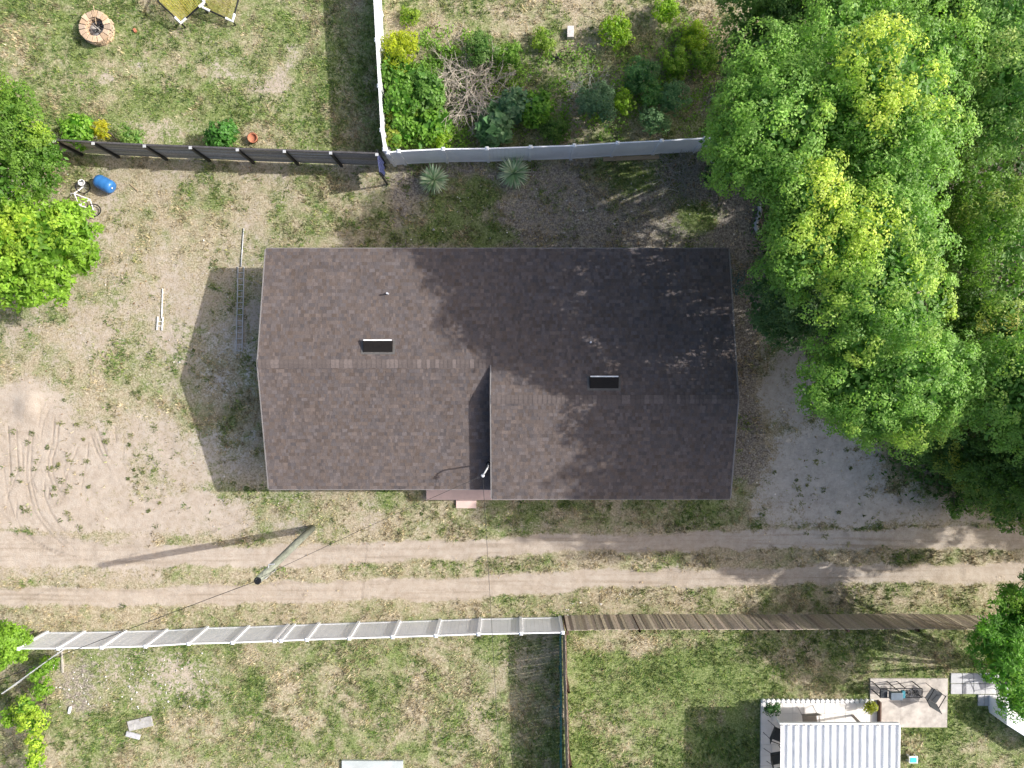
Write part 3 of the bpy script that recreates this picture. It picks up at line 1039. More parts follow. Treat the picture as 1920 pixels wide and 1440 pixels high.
def picket_fence(name, label, top_pts, gap, wpk, tone, side):
    """top_pts: survey points along the top of the pickets"""
    pts = [P(x, y, 1.8).to_2d() for x, y in top_pts]
    o = thing(name, label, 'fence', (pts[0].x, pts[0].y, 0))
    for a, b in zip(pts[:-1], pts[1:]):
        L = (b - a).length
        d = (b - a) / L
        n = Vector((-d.y, d.x)) * side
        k = 0
        s = 0
        while s + wpk < L:
            h = 1.8 + random.uniform(-.03, .03)
            j = n * random.uniform(-.008, .008)
            c = random.choice((.72, .88, 1.0, 1.08, 1.2)) * random.uniform(.92, 1.08)
            cc = (tone[0] * c, tone[1] * c * random.uniform(.96, 1.03), tone[2] * c * random.uniform(.92, 1.05))
            m = MB()
            lean = d * random.uniform(-.015, .015)
            tw = n * random.uniform(-.008, .008)
            p, q = a + d * s + j + tw, a + d * (s + wpk) + j - tw
            w = n * .009
            z0 = .03
            m.hexa([(*(p - w), z0), (*(q - w), z0), (*(q + w), z0), (*(p + w), z0),
                    (*(p - w + lean), h), (*(q - w + lean), h), (*(q + w + lean), h), (*(p + w + lean), h)] if side < 0 else
                   [(*(q - w), z0), (*(p - w), z0), (*(p + w), z0), (*(q + w), z0),
                    (*(q - w + lean), h), (*(p - w + lean), h), (*(p + w + lean), h), (*(q + w + lean), h)], cc)
            m.build('picket', M_WOODATTR, o)
            s += wpk + gap
        for z in (.35, 1.45):
            m = MB()
            m.slab(a + n * .045, b + n * .045, .04, z, z + .09)
            m.build('rail', BROWNPAINT, o)
        ns = max(1, int(L / 2.4))
        for i in range(ns + 1):
            p = a + d * (L * i / ns) + n * .11
            m = MB()
            m.box((p.x - .045, p.y - .045, -.05), (p.x + .045, p.y + .045, 1.72))
            m.build('post', BROWNPAINT, o)
    return o

picket_fence('picket_fence', 'weathered brown wooden picket fence beside the lane, right of the white vinyl fence',
             [(1064, 1182), (1200, 1180), (1462, 1180.5), (1725, 1179), (1860, 1181), (1990, 1190)], .006, .135, (.40, .34, .27), -1)
picket_fence('picket_fence', 'gapped wooden picket fence seen edge on between the two lower lawns',
             [(1060, 1190), (1062, 1300), (1066, 1440), (1070, 1560)], .008, .135, (.30, .25, .20), 1)

# teal wire line on the lower lawn side of the edge-on fence
m = MB()
a, b, c = P(1052, 1192, 1.35), P(1053, 1320, 1.32), P(1053, 1520, 1.35)
base = (a.x, a.y, 0)
wf = thing('wire_fence', 'low teal coated wire fence line beside the edge-on wooden fence', 'fence', base)
for z in (1.35, .9, .45):
    MB().tube([(a.x, a.y, z), (b.x, b.y, z - .02), (c.x, c.y, z)], .011, 6).build('wire', TEALCORD, wf)
for t in (0, .25, .5, .75, 1):
    q = a.lerp(c, t)
    MB().tube([(q.x, q.y, -.05), (q.x, q.y, 1.4)], .02, 8).build('stake', TEALCORD, wf)
for px, py in ((1040, 1327), (1050, 1312)):
    q = P(px, py, 1.2)
    MB().tube([(b.x, b.y, 1.3), (q.x, q.y, 1.25), (q.x - .1, q.y + .03, 1.1)], .008, 5).build('loose_wire_end', TEALCORD, wf)

# open gate leaf at the corner by the board fence
g0, g1 = P(722, 306, 0), P(727, 346, 0)
gate = thing('gate', 'dark gate leaf with blue cloth standing open at the fence corner', 'gate', (g0.x, g0.y, 0))
MB().slab(g0, g1, .03, .95, 1.80).build('gate_panel', DARKWOOD, gate)
for q in (g0, g1):
    MB().box((q.x - .035, q.y - .035, -.03), (q.x + .035, q.y + .035, 1.86)).build('gate_post', BLACKMETAL, gate)
m = MB()
dd = (g1 - g0)
for k in range(7):
    t0, t1 = .12 + k * .12, .12 + (k + 1) * .12
    q0, q1 = g0 + dd * t0, g0 + dd * t1
    o0, o1 = .05 + .05 * (k % 2), .05 + .05 * ((k + 1) % 2)
    m.hexa([(q0.x + o0, q0.y, .9), (q1.x + o1, q1.y, .95), (q1.x + o1 - .02, q1.y, .95), (q0.x + o0 - .02, q0.y, .9),
            (q0.x + o0 - .04, q0.y, 1.86), (q1.x + o1 - .04, q1.y, 1.86), (q1.x - .02, q1.y, 1.87), (q0.x - .02, q0.y, 1.87)])
m.build('hanging_cloth', NAVY, gate)

# ================================================================== POLE AND WIRES
pb = P(585, 990, 0)
pt = P(483, 1089, 7.1)
pole = thing('utility_pole', 'tall greenish wooden utility pole leaning over the lane', 'utility pole', (pb.x, pb.y, 0))
MB().tube([pb + Vector((0, 0, -.1)), pb.lerp(pt, .35), pb.lerp(pt, .7), pt], .155, 16, r1=.125).build('pole_shaft', TREATED, pole, smooth=True)
MB().lathe((pt.x, pt.y, pt.z - .01), [(.127, 0), (.127, .02), (.085, .03), (.08, .012), (.02, .012)], 16).build('pole_cap', BLACKMETAL, pole)
q = pb.lerp(pt, .8)
MB().tube([q + Vector((.14, -.05, 0)), q + Vector((.2, -.05, .05)), pt + Vector((.17, -.02, -.3))], .022, 8).build('ground_wire_clip', GREYMETAL, pole)
MB().tube([q + Vector((.05, .12, .4)), q + Vector((.08, .25, .45)), q + Vector((.3, .28, .5))], .018, 6).build('cable_bracket', PALEPLASTIC, pole)

def wire(name, label, a, b, sag, r=.008, n=16):
    a, b = Vector(a), Vector(b)
    pts = []
    for k in range(n + 1):
        t = k / n
        p = a.lerp(b, t)
        p.z -= sag * 4 * t * (1 - t)
        pts.append(p)
    o = MB().tube(pts, r, 6).build(name, CABLE, None, True, loc=a)
    tag(o, label, 'cable')

wire('service_wire', 'thin service wire from the pole top to the mast on the roof', pt + Vector((.1, .1, -.12)), mast_head, .35)
wire('service_wire', 'thin dark wire from the pole top across the lower left white fence', pt + Vector((-.1, -.05, -.1)), P(-140, 1330, 6.4), .3, .011)
wire('service_wire', 'thin dark wire running down the picture from the roof mast over the lane', mast_head + Vector((0, -.05, -.05)), P(940, 1500, 5.6), .3)

# ================================================================== VEGETATION
def leaf_batch(c, d, nrm, L, W, colr):
    """numpy leaves: diamond blades"""
    s = np.cross(d, nrm)
    s /= np.linalg.norm(s, axis=1, keepdims=True) + 1e-9
    L, W = L[:, None], W[:, None]
    v0 = c
    v1 = c + d * L * .45 + s * W * .5
    v2 = c + d * L - nrm * L * .12
    v3 = c + d * L * .45 - s * W * .5
    V = np.stack([v0, v1, v2, v3], 1).reshape(-1, 3)
    return V, colr

def unit(a):
    return a / (np.linalg.norm(a, axis=-1, keepdims=True) + 1e-9)

def crown_mesh(name, lobes, origin, leafL=.095, leafW=.055, spacing=.44, per=62, puff=.29, dark=(.06, .135, .025), light=(.15, .27, .05),
               yellow=(.30, .33, .05), ymix=None, low=-.30, seed=1, sparse=1.0, lump=.22, core=330):
    r = np.random.default_rng(seed)
    allV, allC = [], []
    lob = [(np.array(l[:3]), np.array(l[3:6])) for l in lobes]
    for li, (c, ax) in enumerate(lob):
        area = 4 * np.pi * ((ax[0] * ax[1]) ** 1.6 / 3 + (ax[0] * ax[2]) ** 1.6 / 3 + (ax[1] * ax[2]) ** 1.6 / 3) ** (1 / 1.6)
        n = max(6, int(area / spacing ** 2 * sparse))
        d = unit(r.normal(size=(n, 3)))
        d = d[d[:, 2] > low]
        lf = vnoise(d[:, 0] * 2.3 + 7 * li, d[:, 1] * 2.3 + d[:, 2] * 3.1 + 3, seed)
        rad = (1 + lump * (lf - .5) * 2) * r.uniform(.86, 1.04, len(d))
        inner = r.random(len(d)) < .22
        rad = np.where(inner, r.uniform(.45, .8, len(d)), rad)
        p = c + d * ax * rad[:, None]
        keep = np.ones(len(p), bool)
        for lj, (c2, ax2) in enumerate(lob):
            if lj != li:
                keep &= np.linalg.norm((p - c2) / ax2, axis=1) > .72
        p, d, lf = p[keep], d[keep], lf[keep]
        if len(p) == 0:
            continue
        o = unit(d / ax + np.array([0, 0, .35]))
        m = len(p)
        cnt = per
        tone = np.clip(.5 * vnoise(p[:, 0] * .9, p[:, 1] * .9, seed + 5) + .5 * r.random(m) + .05, 0, 1)
        ym = (ymix[li] if ymix else 0.0)
        yt = np.clip((vnoise(p[:, 0] * .8 + 11, p[:, 1] * .8, seed + 9) - .5) * 2.0 + (d[:, 2] - .6) * .5 + r.normal(0, .15, m) + ym, 0, 1) * (ym > 0)
        base = (np.array(dark) * (1 - tone[:, None]) + np.array(light) * tone[:, None])
        base = base * (1 - yt[:, None]) + np.array(yellow) * yt[:, None] * r.uniform(.8, 1.15, (m, 1))
        pr = puff * r.uniform(.7, 1.3, m)
        # leaves on a little dome round the twig end
        q = unit(r.normal(size=(m, cnt, 3)) + o[:, None, :] * 1.0)
        rr = pr[:, None] * np.where(r.random((m, cnt)) < .75, r.uniform(.8, 1.05, (m, cnt)), r.uniform(.3, .8, (m, cnt)))
        cen = p[:, None, :] + q * rr[..., None]
        ln = unit(q * .95 + np.array([0, 0, .45]) + r.normal(size=q.shape) * .30)
        ld = unit(q * .3 + r.normal(size=q.shape) * .8)
        ld = unit(ld - ln * np.sum(ld * ln, axis=-1, keepdims=True))
        colr = base[:, None, :] * r.uniform(.72, 1.3, (m, cnt, 1))
        N = m * cnt
        V, C = leaf_batch(cen.reshape(-1, 3), ld.reshape(-1, 3), ln.reshape(-1, 3), leafL * r.uniform(.7, 1.3, N), leafW * r.uniform(.75, 1.25, N), colr.reshape(-1, 3))
        allV.append(V)
        allC.append(C)
        # larger dark leaves inside the crown, put in to block light
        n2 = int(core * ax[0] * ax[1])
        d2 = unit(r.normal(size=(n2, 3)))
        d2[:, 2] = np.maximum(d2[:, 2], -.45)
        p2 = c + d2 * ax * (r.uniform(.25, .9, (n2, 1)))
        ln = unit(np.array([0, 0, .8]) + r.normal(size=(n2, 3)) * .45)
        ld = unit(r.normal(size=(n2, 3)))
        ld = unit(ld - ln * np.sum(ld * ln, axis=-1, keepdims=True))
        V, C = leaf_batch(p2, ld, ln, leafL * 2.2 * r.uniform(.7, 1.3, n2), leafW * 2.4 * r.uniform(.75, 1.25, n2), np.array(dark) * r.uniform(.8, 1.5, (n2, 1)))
        allV.append(V)
        allC.append(C)
    V = np.concatenate(allV) - np.array(origin)
    C = np.clip(np.concatenate(allC), 0, .7)
    f = np.arange(len(V)).reshape(-1, 4)
    return mesh_np(name, V, f, M_LEAF, C)

def tree(label, lobes_px, trunk_px=None, name='tree', cat='tree', group='trees', bark=BARK, tr=.2, rz=.72, seed=1, **kw):
    """lobes_px: (px, py, z, r[, yellow])"""
    lobes, ym = [], []
    for l in lobes_px:
        p = P(l[0], l[1], l[2])
        lobes.append((p.x, p.y, p.z, l[3], l[3] * random.uniform(.9, 1.1), l[3] * rz))
        ym.append(l[4] if len(l) > 4 else 0.0)
    cx = sum(l[0] for l in lobes) / len(lobes)
    cy = sum(l[1] for l in lobes) / len(lobes)
    zb = 0.0
    if trunk_px:
        t = P(*trunk_px, 0)
        cx, cy = t.x, t.y
    o = thing(name, label, cat, (cx, cy, 0), group)
    link_mesh('crown', crown_mesh('crown', lobes, (cx, cy, 0), ymix=ym, seed=seed, **kw), o)
    zt = min(l[2] for l in lobes) * .62
    m = MB()
    fork = Vector((cx + random.uniform(-.2, .2), cy + random.uniform(-.2, .2), max(zt * .7, .25)))
    m.tube([(cx, cy, -.1), (cx + .03, cy, fork.z * .5), fork], tr, 10, r1=tr * .75)
    for l in lobes:
        tip = Vector(l[:3])
        mid = fork.lerp(tip, .55) + Vector((random.uniform(-.25, .25), random.uniform(-.25, .25), .15)) * min(1, l[3])
        m.tube([fork, mid, tip], tr * .55, 7, r1=tr * .14)
        for k in range(3):
            e = tip + Vector((random.uniform(-1, 1) * l[3] * .7, random.uniform(-1, 1) * l[4] * .7, random.uniform(-.1, .6) * l[5]))
            m.tube([mid.lerp(tip, .5), mid.lerp(e, .7), e], tr * .22, 5, r1=tr * .06)
    m.build('trunk', bark, o, smooth=True)
    return o

CAM = dict(dark=(.115, .235, .05), light=(.30, .50, .10), yellow=(.50, .62, .11))
# grove on the right
DK = dict(dark=(.06, .13, .03), light=(.16, .28, .06))
tree('tall tree at the top, dark green crown touching the upper picture edge beside dry grass', [(1440, 40, 6.4, 1.5), (1400, 110, 5.0, 1.1), (1520, 10, 7.0, 1.6), (1480, -40, 7.0, 1.7)], seed=11, **DK)
tree('large rounded tree overhanging the right end of the rear white fence', [(1450, 150, 9.0, 1.6), (1415, 260, 9.4, 1.55), (1480, 220, 10.2, 1.6, .02), (1385, 305, 8.2, 1.0), (1455, 312, 9.8, 1.15), (1360, 255, 7.2, .85), (1505, 110, 8.6, 1.1, .12), (1420, 200, 9.6, 1.3), (1450, 250, 6.8, 1.5), (1480, 312, 6.8, 1.15), (1440, 300, 7.0, 1.1)], (1520, 270), seed=12, **CAM)
tree('tall tree with yellow-green new growth near the top of the grove', [(1600, 90, 9.3, 1.6), (1660, 130, 11.2, 1.35, .44), (1690, 195, 11.0, 1.25, .32), (1600, 190, 10.2, 1.45, .0), (1555, 130, 8.8, 1.2), (1740, 110, 10.0, 1.3, .02), (1620, 20, 8.6, 1.6)], (1640, 170), seed=13, **CAM)
tree('green tree in the middle of the grove around a dark gap', [(1665, 270, 10.4, 1.3, .02), (1650, 345, 9.8, 1.15), (1695, 330, 10.4, 1.2, .0), (1590, 245, 8.6, 1.1), (1535, 245, 9.0, 1.05), (1735, 250, 9.8, 1.2, .02)], (1640, 300), seed=14, **CAM)
tree('bright tree beside the pale drain hose at the upper right house corner', [(1516, 402, 9.9, 1.3, .0), (1522, 360, 10.6, 1.0, .35), (1494, 447, 9.8, 1.0), (1560, 430, 10.4, 1.25, .15), (1540, 480, 10.6, 1.15, .1), (1482, 508, 9.0, .95), (1530, 440, 7.4, 1.4), (1520, 395, 7.0, 1.2), (1520, 500, 7.0, 1.3)], (1560, 450), seed=15, **CAM)
tree('yellow-green crowned tree, the brightest of the grove right of the house', [(1640, 440, 10.6, 1.45, .36), (1690, 470, 10.5, 1.3, .3), (1650, 520, 10.8, 1.35, .5), (1695, 570, 10.4, 1.3, .42), (1605, 545, 10.4, 1.2, .24), (1640, 600, 9.8, 1.2, .2), (1580, 490, 10.2, 1.15, .26), (1660, 385, 10.4, 1.15, .24), (1600, 500, 7.4, 1.5), (1640, 560, 7.4, 1.4)], (1660, 520), seed=16, **CAM)
tree('grey-green leafy tree edge shading the side yard along the right gable', [(1450, 550, 6.4, 1.0), (1495, 540, 7.4, 1.1), (1475, 605, 5.4, .9), (1535, 590, 7.2, 1.1, .02), (1440, 600, 4.4, .65)], (1540, 590), seed=17, dark=(.05, .11, .04), light=(.125, .215, .075))
tree('rounded tree jutting over the shaded sandy drive', [(1615, 690, 8.6, 1.55, .0), (1565, 725, 8.0, 1.2, .0), (1700, 715, 9.2, 1.6, .1), (1635, 760, 8.6, 1.2, .06), (1695, 775, 8.4, 1.15, .1), (1765, 690, 9.0, 1.2, .08), (1740, 735, 9.0, 1.3, .12), (1660, 650, 8.6, 1.25), (1620, 710, 6.8, 1.4), (1680, 740, 6.8, 1.4), (1660, 680, 6.4, 1.4), (1660, 798, 7.6, .8), (1715, 800, 7.8, .85), (1595, 775, 7.4, .8)], (1690, 700), seed=18, **CAM)
tree('tree at the upper right picture edge with soft pale leaves', [(1860, 110, 9.0, 1.6, .02), (1900, 40, 9.4, 1.6, .05), (1890, 200, 9.0, 1.5, .05), (1960, 130, 10, 2.0, .05), (1850, 230, 7.6, 1.1, .08), (1880, 160, 6.4, 1.6)], (1890, 130), seed=19, dark=(.115, .24, .06), light=(.31, .49, .13), yellow=(.52, .58, .20))
tree('thin tree with pale bare branches showing between yellowish leaves', [(1840, 330, 6.4, 1.0, .02), (1880, 400, 8.0, 1.1, .25), (1910, 450, 8.6, 1.2, .3), (1830, 460, 6.6, .9, .2), (1900, 560, 7.6, 1.2, .2), (1850, 390, 6.8, .8, .1), (1790, 420, 5.8, .9, .02), (1815, 490, 6.4, .6, .4)], (1850, 440), bark=PALEBARK, tr=.15, seed=20, sparse=.95, core=170,
     dark=(.10, .21, .04), light=(.27, .44, .085), yellow=(.56, .58, .18))
tree('dark green tree low in the grove beneath the pale branched tree', [(1790, 560, 5.0, 1.1), (1830, 600, 5.6, 1.3), (1780, 640, 4.6, 1.0), (1880, 640, 5.8, 1.4), (1760, 460, 4.6, 1.0), (1770, 380, 4.4, 1.0)], (1810, 590), seed=21, sparse=.8, dark=(.06, .14, .028), light=(.17, .30, .055))
tree('bright rounded tree at the right edge below the centre of the picture', [(1860, 755, 8.8, 1.25, .02), (1910, 730, 9.2, 1.35, .06), (1900, 785, 8.6, 1.1, .06), (1820, 700, 7.6, 1.1), (1790, 765, 6.4, 1.0), (1940, 690, 9.0, 1.6)], (1880, 760), seed=22, **CAM)
tree('dark leafy shrub mass at the right end of the shaded drive', [(1850, 870, 3.4, 1.2), (1900, 900, 3.8, 1.4), (1900, 950, 2.6, 1.0, .15), (1800, 840, 3.0, 1.1, .02), (1950, 870, 4.2, 1.6), (1890, 830, 3.8, 1.2)], (1890, 890), name='shrub', cat='shrub', tr=.09, seed=23, sparse=.85, **DK)
tree('small low shrub thicket on the litter above the shaded drive', [(1760, 850, 2.2, .8), (1730, 830, 2.0, .7), (1810, 890, 1.4, .7, .05), (1830, 930, 1.0, .6), (1790, 950, .6, .5)], (1770, 855), name='shrub', cat='shrub', tr=.06, seed=24, sparse=.7, **DK)
tree('scattered dark undergrowth tree in the shady gap of the grove', [(1720, 380, 3.2, 1.2), (1760, 300, 3.2, 1.2), (1800, 260, 3.6, 1.1, .05), (1740, 480, 3.0, 1.1), (1560, 300, 3.0, 1.0), (1580, 640, 3.0, .9), (1590, 425, 5.8, 1.5), (1545, 440, 5.0, 1.3), (1650, 405, 6.2, 1.5), (1560, 360, 5.6, 1.3)], (1740, 380), tr=.09, seed=25, sparse=.6, core=240, **DK)
# trees farther right that shade the drive
far = []
FAR = [(19.6, -3.2, 13.0, 2.8), (19.7, -2.4, 14.4, 2.5), (21.4, -5.0, 9.2, 2.6), (24.2, -3.0, 12.4, 3.2), (24.6, 1.4, 10.0, 3.2), (26.2, -4.6, 9.4, 2.8), (29.8, -3.4, 10.6, 3.0), (22.6, 6.5, 9.6, 3.0), (28.4, 4.0, 10.5, 3.4), (29.8, .4, 10.0, 3.2), (13.8, 13.2, 6.6, 2.3), (17.6, 12.7, 7.8, 2.3), (20.4, 11.4, 9.0, 2.8), (33.6, -3.0, 9.8, 3.2)]
proto = None
for i, (x, y, z, r_) in enumerate(FAR):
    if proto is None:
        proto = bpy.data.objects.new('tree', None)
        col.objects.link(proto)
        L_ = [(0, 0, 8.8, 2.2, 2.2, 1.6), (1.6, .8, 8.0, 1.7, 1.7, 1.3), (-1.5, .6, 8.0, 1.7, 1.7, 1.3), (.3, -1.7, 7.8, 1.7, 1.6, 1.3), (-.2, 1.9, 7.6, 1.6, 1.6, 1.2)]
        link_mesh('crown', crown_mesh('crown', L_, (0, 0, 0), seed=31, spacing=.5, per=34, leafL=.15, leafW=.085, low=-.6, core=420, **CAM), proto)
        mm = MB()
        mm.tube([(0, 0, -.1), (.1, 0, 3), (0, .1, 5)], .26, 10, r1=.18)
        for l in L_:
            mm.tube([(0, .1, 5), (l[0] * .6, l[1] * .6, 6.6), l[:3]], .13, 7, r1=.03)
        mm.build('trunk', BARK, proto, True)
        o = proto
    else:
        o = proto.copy()
        col.objects.link(o)
        for ch in list(proto.children):
            cc = ch.copy()
            col.objects.link(cc)
            cc.parent = o
    o.location = (x, y, 0)
    o.rotation_euler = (0, 0, i * 1.3)
    k = z / 9.4
    o.scale = (r_ / 3.0, r_ / 3.0, k)
    tag(o, 'green tree of the grove that goes on beyond the right picture edge', 'tree', 'grove beyond the right edge')

# left trees
LIME = dict(dark=(.11, .23, .022), light=(.26, .43, .045), yellow=(.40, .52, .06))
tree('lime green broad-leaved tree at the left edge above the sandy turning place', [(80, 450, 3.9, 1.35, .12), (30, 420, 3.9, 1.2, .1), (130, 430, 3.4, .95, .12), (30, 520, 3.6, 1.2, .12), (85, 520, 3.2, 1.0, .15), (-40, 470, 4.2, 1.7), (150, 480, 2.8, .65, .1)], (40, 460),
     leafL=.17, leafW=.09, spacing=.38, per=30, puff=.24, seed=41, **LIME)
tree('fine-leaved green tree spreading over the left end of the charcoal fence', [(30, 250, 4.0, 1.2, .05), (60, 310, 3.6, 1.1), (0, 330, 4.0, 1.3), (90, 290, 3.2, .7, .2), (20, 200, 3.4, .9, .1), (-50, 260, 4.4, 1.6), (80, 350, 2.8, .55)], (10, 290),
     leafL=.11, leafW=.055, seed=42, dark=(.075, .17, .024), light=(.18, .31, .045), yellow=(.30, .42, .04))
tree('lower right tree with feathery bright leaves over the picket fence end', [(1890, 1180, 4.9, 1.05, .1), (1858, 1203, 4.0, .7, .12), (1900, 1245, 5.0, 1.1, .12), (1912, 1308, 4.0, .65), (1960, 1190, 5.0, 1.4), (1950, 1275, 4.8, 1.3), (2020, 1230, 4.8, 1.6), (1900, 1135, 4.6, .7, .15), (1960, 1110, 4.8, 1.0)], (1940, 1240),
     leafL=.16, leafW=.05, seed=43, dark=(.085, .22, .034), light=(.22, .44, .06), yellow=(.28, .45, .06))
tree('bright green bush at the left end of the lower white fence', [(15, 1195, 1.6, .6, .05), (-10, 1215, 1.8, .8), (28, 1225, 1.3, .4, .3), (40, 1200, 1.2, .35, .2)], name='bush', cat='bush', tr=.05, seed=44, leafL=.12, leafW=.07, spacing=.3, **LIME)
tree('lime green vine hedge growing along the lower left wire fence', [(50, 1325, 1.5, .45, .3), (60, 1355, 1.5, .5, .35), (45, 1345, 1.3, .4, .2), (65, 1395, 1.5, .35, .4), (66, 1425, 1.5, .32, .4), (68, 1460, 1.5, .32, .4), (80, 1290, .9, .35, .1), (70, 1262, .8, .3, .2), (95, 1245, .7, .3, .2), (20, 1345, .9, .35)], name='hedge', cat='hedge', tr=.03, seed=45, leafL=.11, leafW=.065, spacing=.26, per=34, puff=.18, **LIME)

# shrubs ------------------------------------------------------------------
def shrub(label, px, py, z, r, seed, name='shrub', n=4, group='shrubs of the overgrown plot', **kw):
    ls = [(px, py, z, r)]
    for k in range(n):
        a = random.uniform(0, 6.28)
        ls.append((px + math.cos(a) * r * 34, py + math.sin(a) * r * 34, z * random.uniform(.6, .95), r * random.uniform(.45, .7), random.choice((0, .1, .2)) * (kw.get('yel', 0) > 0)))
    kw.pop('yel', None)
    for kc in ('dark', 'light'):
        kw[kc] = tuple(min(.6, v * f) for v, f in zip(kw[kc], (1.3, 1.25, 1.1)))
    d = dict(leafL=.09, leafW=.05, spacing=.28, per=30, puff=.17)
    d.update(kw)
    return tree(label, ls, name=name, cat='shrub', tr=.035, rz=.8, seed=seed, group=group, **d)

BL = dict(leafL=.17, leafW=.11, per=20, spacing=.30, puff=.2)
shrub('yellow-green shrub in the fence corner of the overgrown plot', 752, 98, 1.1, .62, 101, dark=(.16, .22, .015), light=(.32, .38, .02))
shrub('broad-leaved shrub against the fence below the yellow-green one', 745, 140, .9, .6, 102, **BL, dark=(.05, .14, .02), light=(.15, .28, .05))
shrub('leafy green shrub halfway down the white side fence', 752, 190, 1.0, .68, 103, **BL, dark=(.055, .15, .02), light=(.16, .30, .05), yel=1)
shrub('green weeds in the lower corner by both white fences', 755, 240, .8, .6, 104, **BL, dark=(.06, .16, .02), light=(.17, .31, .05), yel=1)
shrub('small lime weed tuft right of the fence corner', 828, 268, .6, .35, 105, dark=(.13, .24, .02), light=(.25, .38, .03))
shrub('green shrub left of the dead branch tangle', 800, 170, .9, .62, 106, **BL, dark=(.05, .13, .025), light=(.13, .25, .05))
shrub('green weeds under the left of the dead branches', 805, 235, .7, .62, 107, **BL, dark=(.055, .15, .02), light=(.15, .29, .04))
shrub('leafy green clump above the dead branch tangle', 905, 95, .8, .55, 108, dark=(.05, .12, .025), light=(.12, .21, .06))
shrub('vine trailing right from the dead branch tangle', 955, 108, .6, .42, 109, dark=(.06, .15, .02), light=(.17, .29, .05))
shrub('big-leaved grey-green plant below the dead branches', 930, 238, .9, .5, 110, leafL=.26, leafW=.2, per=9, spacing=.3, dark=(.07, .15, .07), light=(.14, .24, .12))
shrub('grey-green leafy plant right of the dead branches', 962, 195, 1.0, .5, 111, leafL=.2, leafW=.14, per=12, spacing=.3, dark=(.07, .15, .08), light=(.13, .22, .12))
shrub('bright green bush just right of the thicket', 1008, 200, .9, .55, 112, **BL, dark=(.06, .16, .02), light=(.17, .31, .04))
shrub('dark green low bush between thicket and rear fence', 1035, 238, .6, .5, 113, dark=(.04, .10, .02), light=(.11, .2, .04))
shrub('blue-green round bush under grey twigs', 1122, 195, 1.1, .68, 114, dark=(.08, .15, .085), light=(.16, .25, .14), per=36)
shrub('lime bush right of the blue-green round bush', 1173, 188, .9, .36, 115, dark=(.14, .25, .02), light=(.25, .38, .05))
shrub('dark green bush in the middle of the shaded weeds', 1200, 140, .9, .62, 116, dark=(.05, .13, .05), light=(.11, .22, .07))
shrub('mid green bush right of the lime bush', 1222, 178, .8, .42, 117, dark=(.06, .16, .05), light=(.13, .25, .07))
shrub('blue-green bush farthest right of the low round bushes', 1266, 180, .9, .52, 118, dark=(.07, .15, .07), light=(.13, .24, .105))
shrub('blue-green bush nearest the rear fence', 1223, 228, .8, .46, 119, dark=(.08, .15, .075), light=(.14, .25, .11))
shrub('sunlit lime bush beside the tip of the tree shadow', 1152, 62, .7, .55, 120, dark=(.10, .2, .015), light=(.24, .36, .02))
shrub('lime bush at the top edge near the grove', 1244, 18, .7, .46, 121, dark=(.09, .2, .015), light=(.22, .35, .02))
shrub('low lime weeds spreading over dry grass', 1305, 72, .4, .5, 122, dark=(.13, .23, .02), light=(.27, .38, .03))
shrub('lime weeds at the shadow edge near the grove', 1262, 118, .4, .55, 123, dark=(.10, .2, .025), light=(.22, .35, .05))
shrub('green weeds beside the lime weeds near the grove', 1320, 112, .5, .42, 124, dark=(.07, .16, .02), light=(.17, .28, .04))
shrub('yellowish weed tuft left of the charred twigs', 1022, 75, .35, .42, 125, dark=(.10, .18, .025), light=(.22, .32, .05))
shrub('small green weed near the top of the white side fence', 770, 32, .35, .3, 126, dark=(.09, .17, .02), light=(.2, .29, .03))
F2 = 'shrubs along the charcoal fence'
shrub('leafy bush behind the left end of the charcoal fence', 145, 245, 1.5, .5, 130, group=F2, **BL, dark=(.06, .17, .02), light=(.16, .30, .04))
shrub('small yellow-tipped shrub behind the charcoal fence', 186, 244, 1.4, .26, 131, group=F2, dark=(.2, .24, .02), light=(.4, .36, .02))
shrub('low green plants with red flowers behind the charcoal fence', 245, 255, .6, .42, 132, group=F2, dark=(.08, .17, .04), light=(.18, .27, .08))
shrub('round dark shrub with shadow left of the clay pot', 415, 252, .9, .48, 133, group=F2, leafL=.15, leafW=.1, per=18, dark=(.04, .13, .025), light=(.09, .23, .045))
shrub('spiky green plant at the patio corner by the white post', 1447, 1326, .7, .18, 134, group='patio plants', dark=(.02, .07, .02), light=(.07, .16, .04))
shrub('small yellow-green plant at the right end of the scalloped edging', 1628, 1324, .5, .16, 135, group='patio plants', dark=(.07, .12, .02), light=(.3, .32, .03))
shrub('dark green weeds against the shaded rear fence right end', 1345, 330, .6, .5, 136, group='weeds behind the house', sparse=.6, dark=(.04, .08, .035), light=(.1, .16, .07))

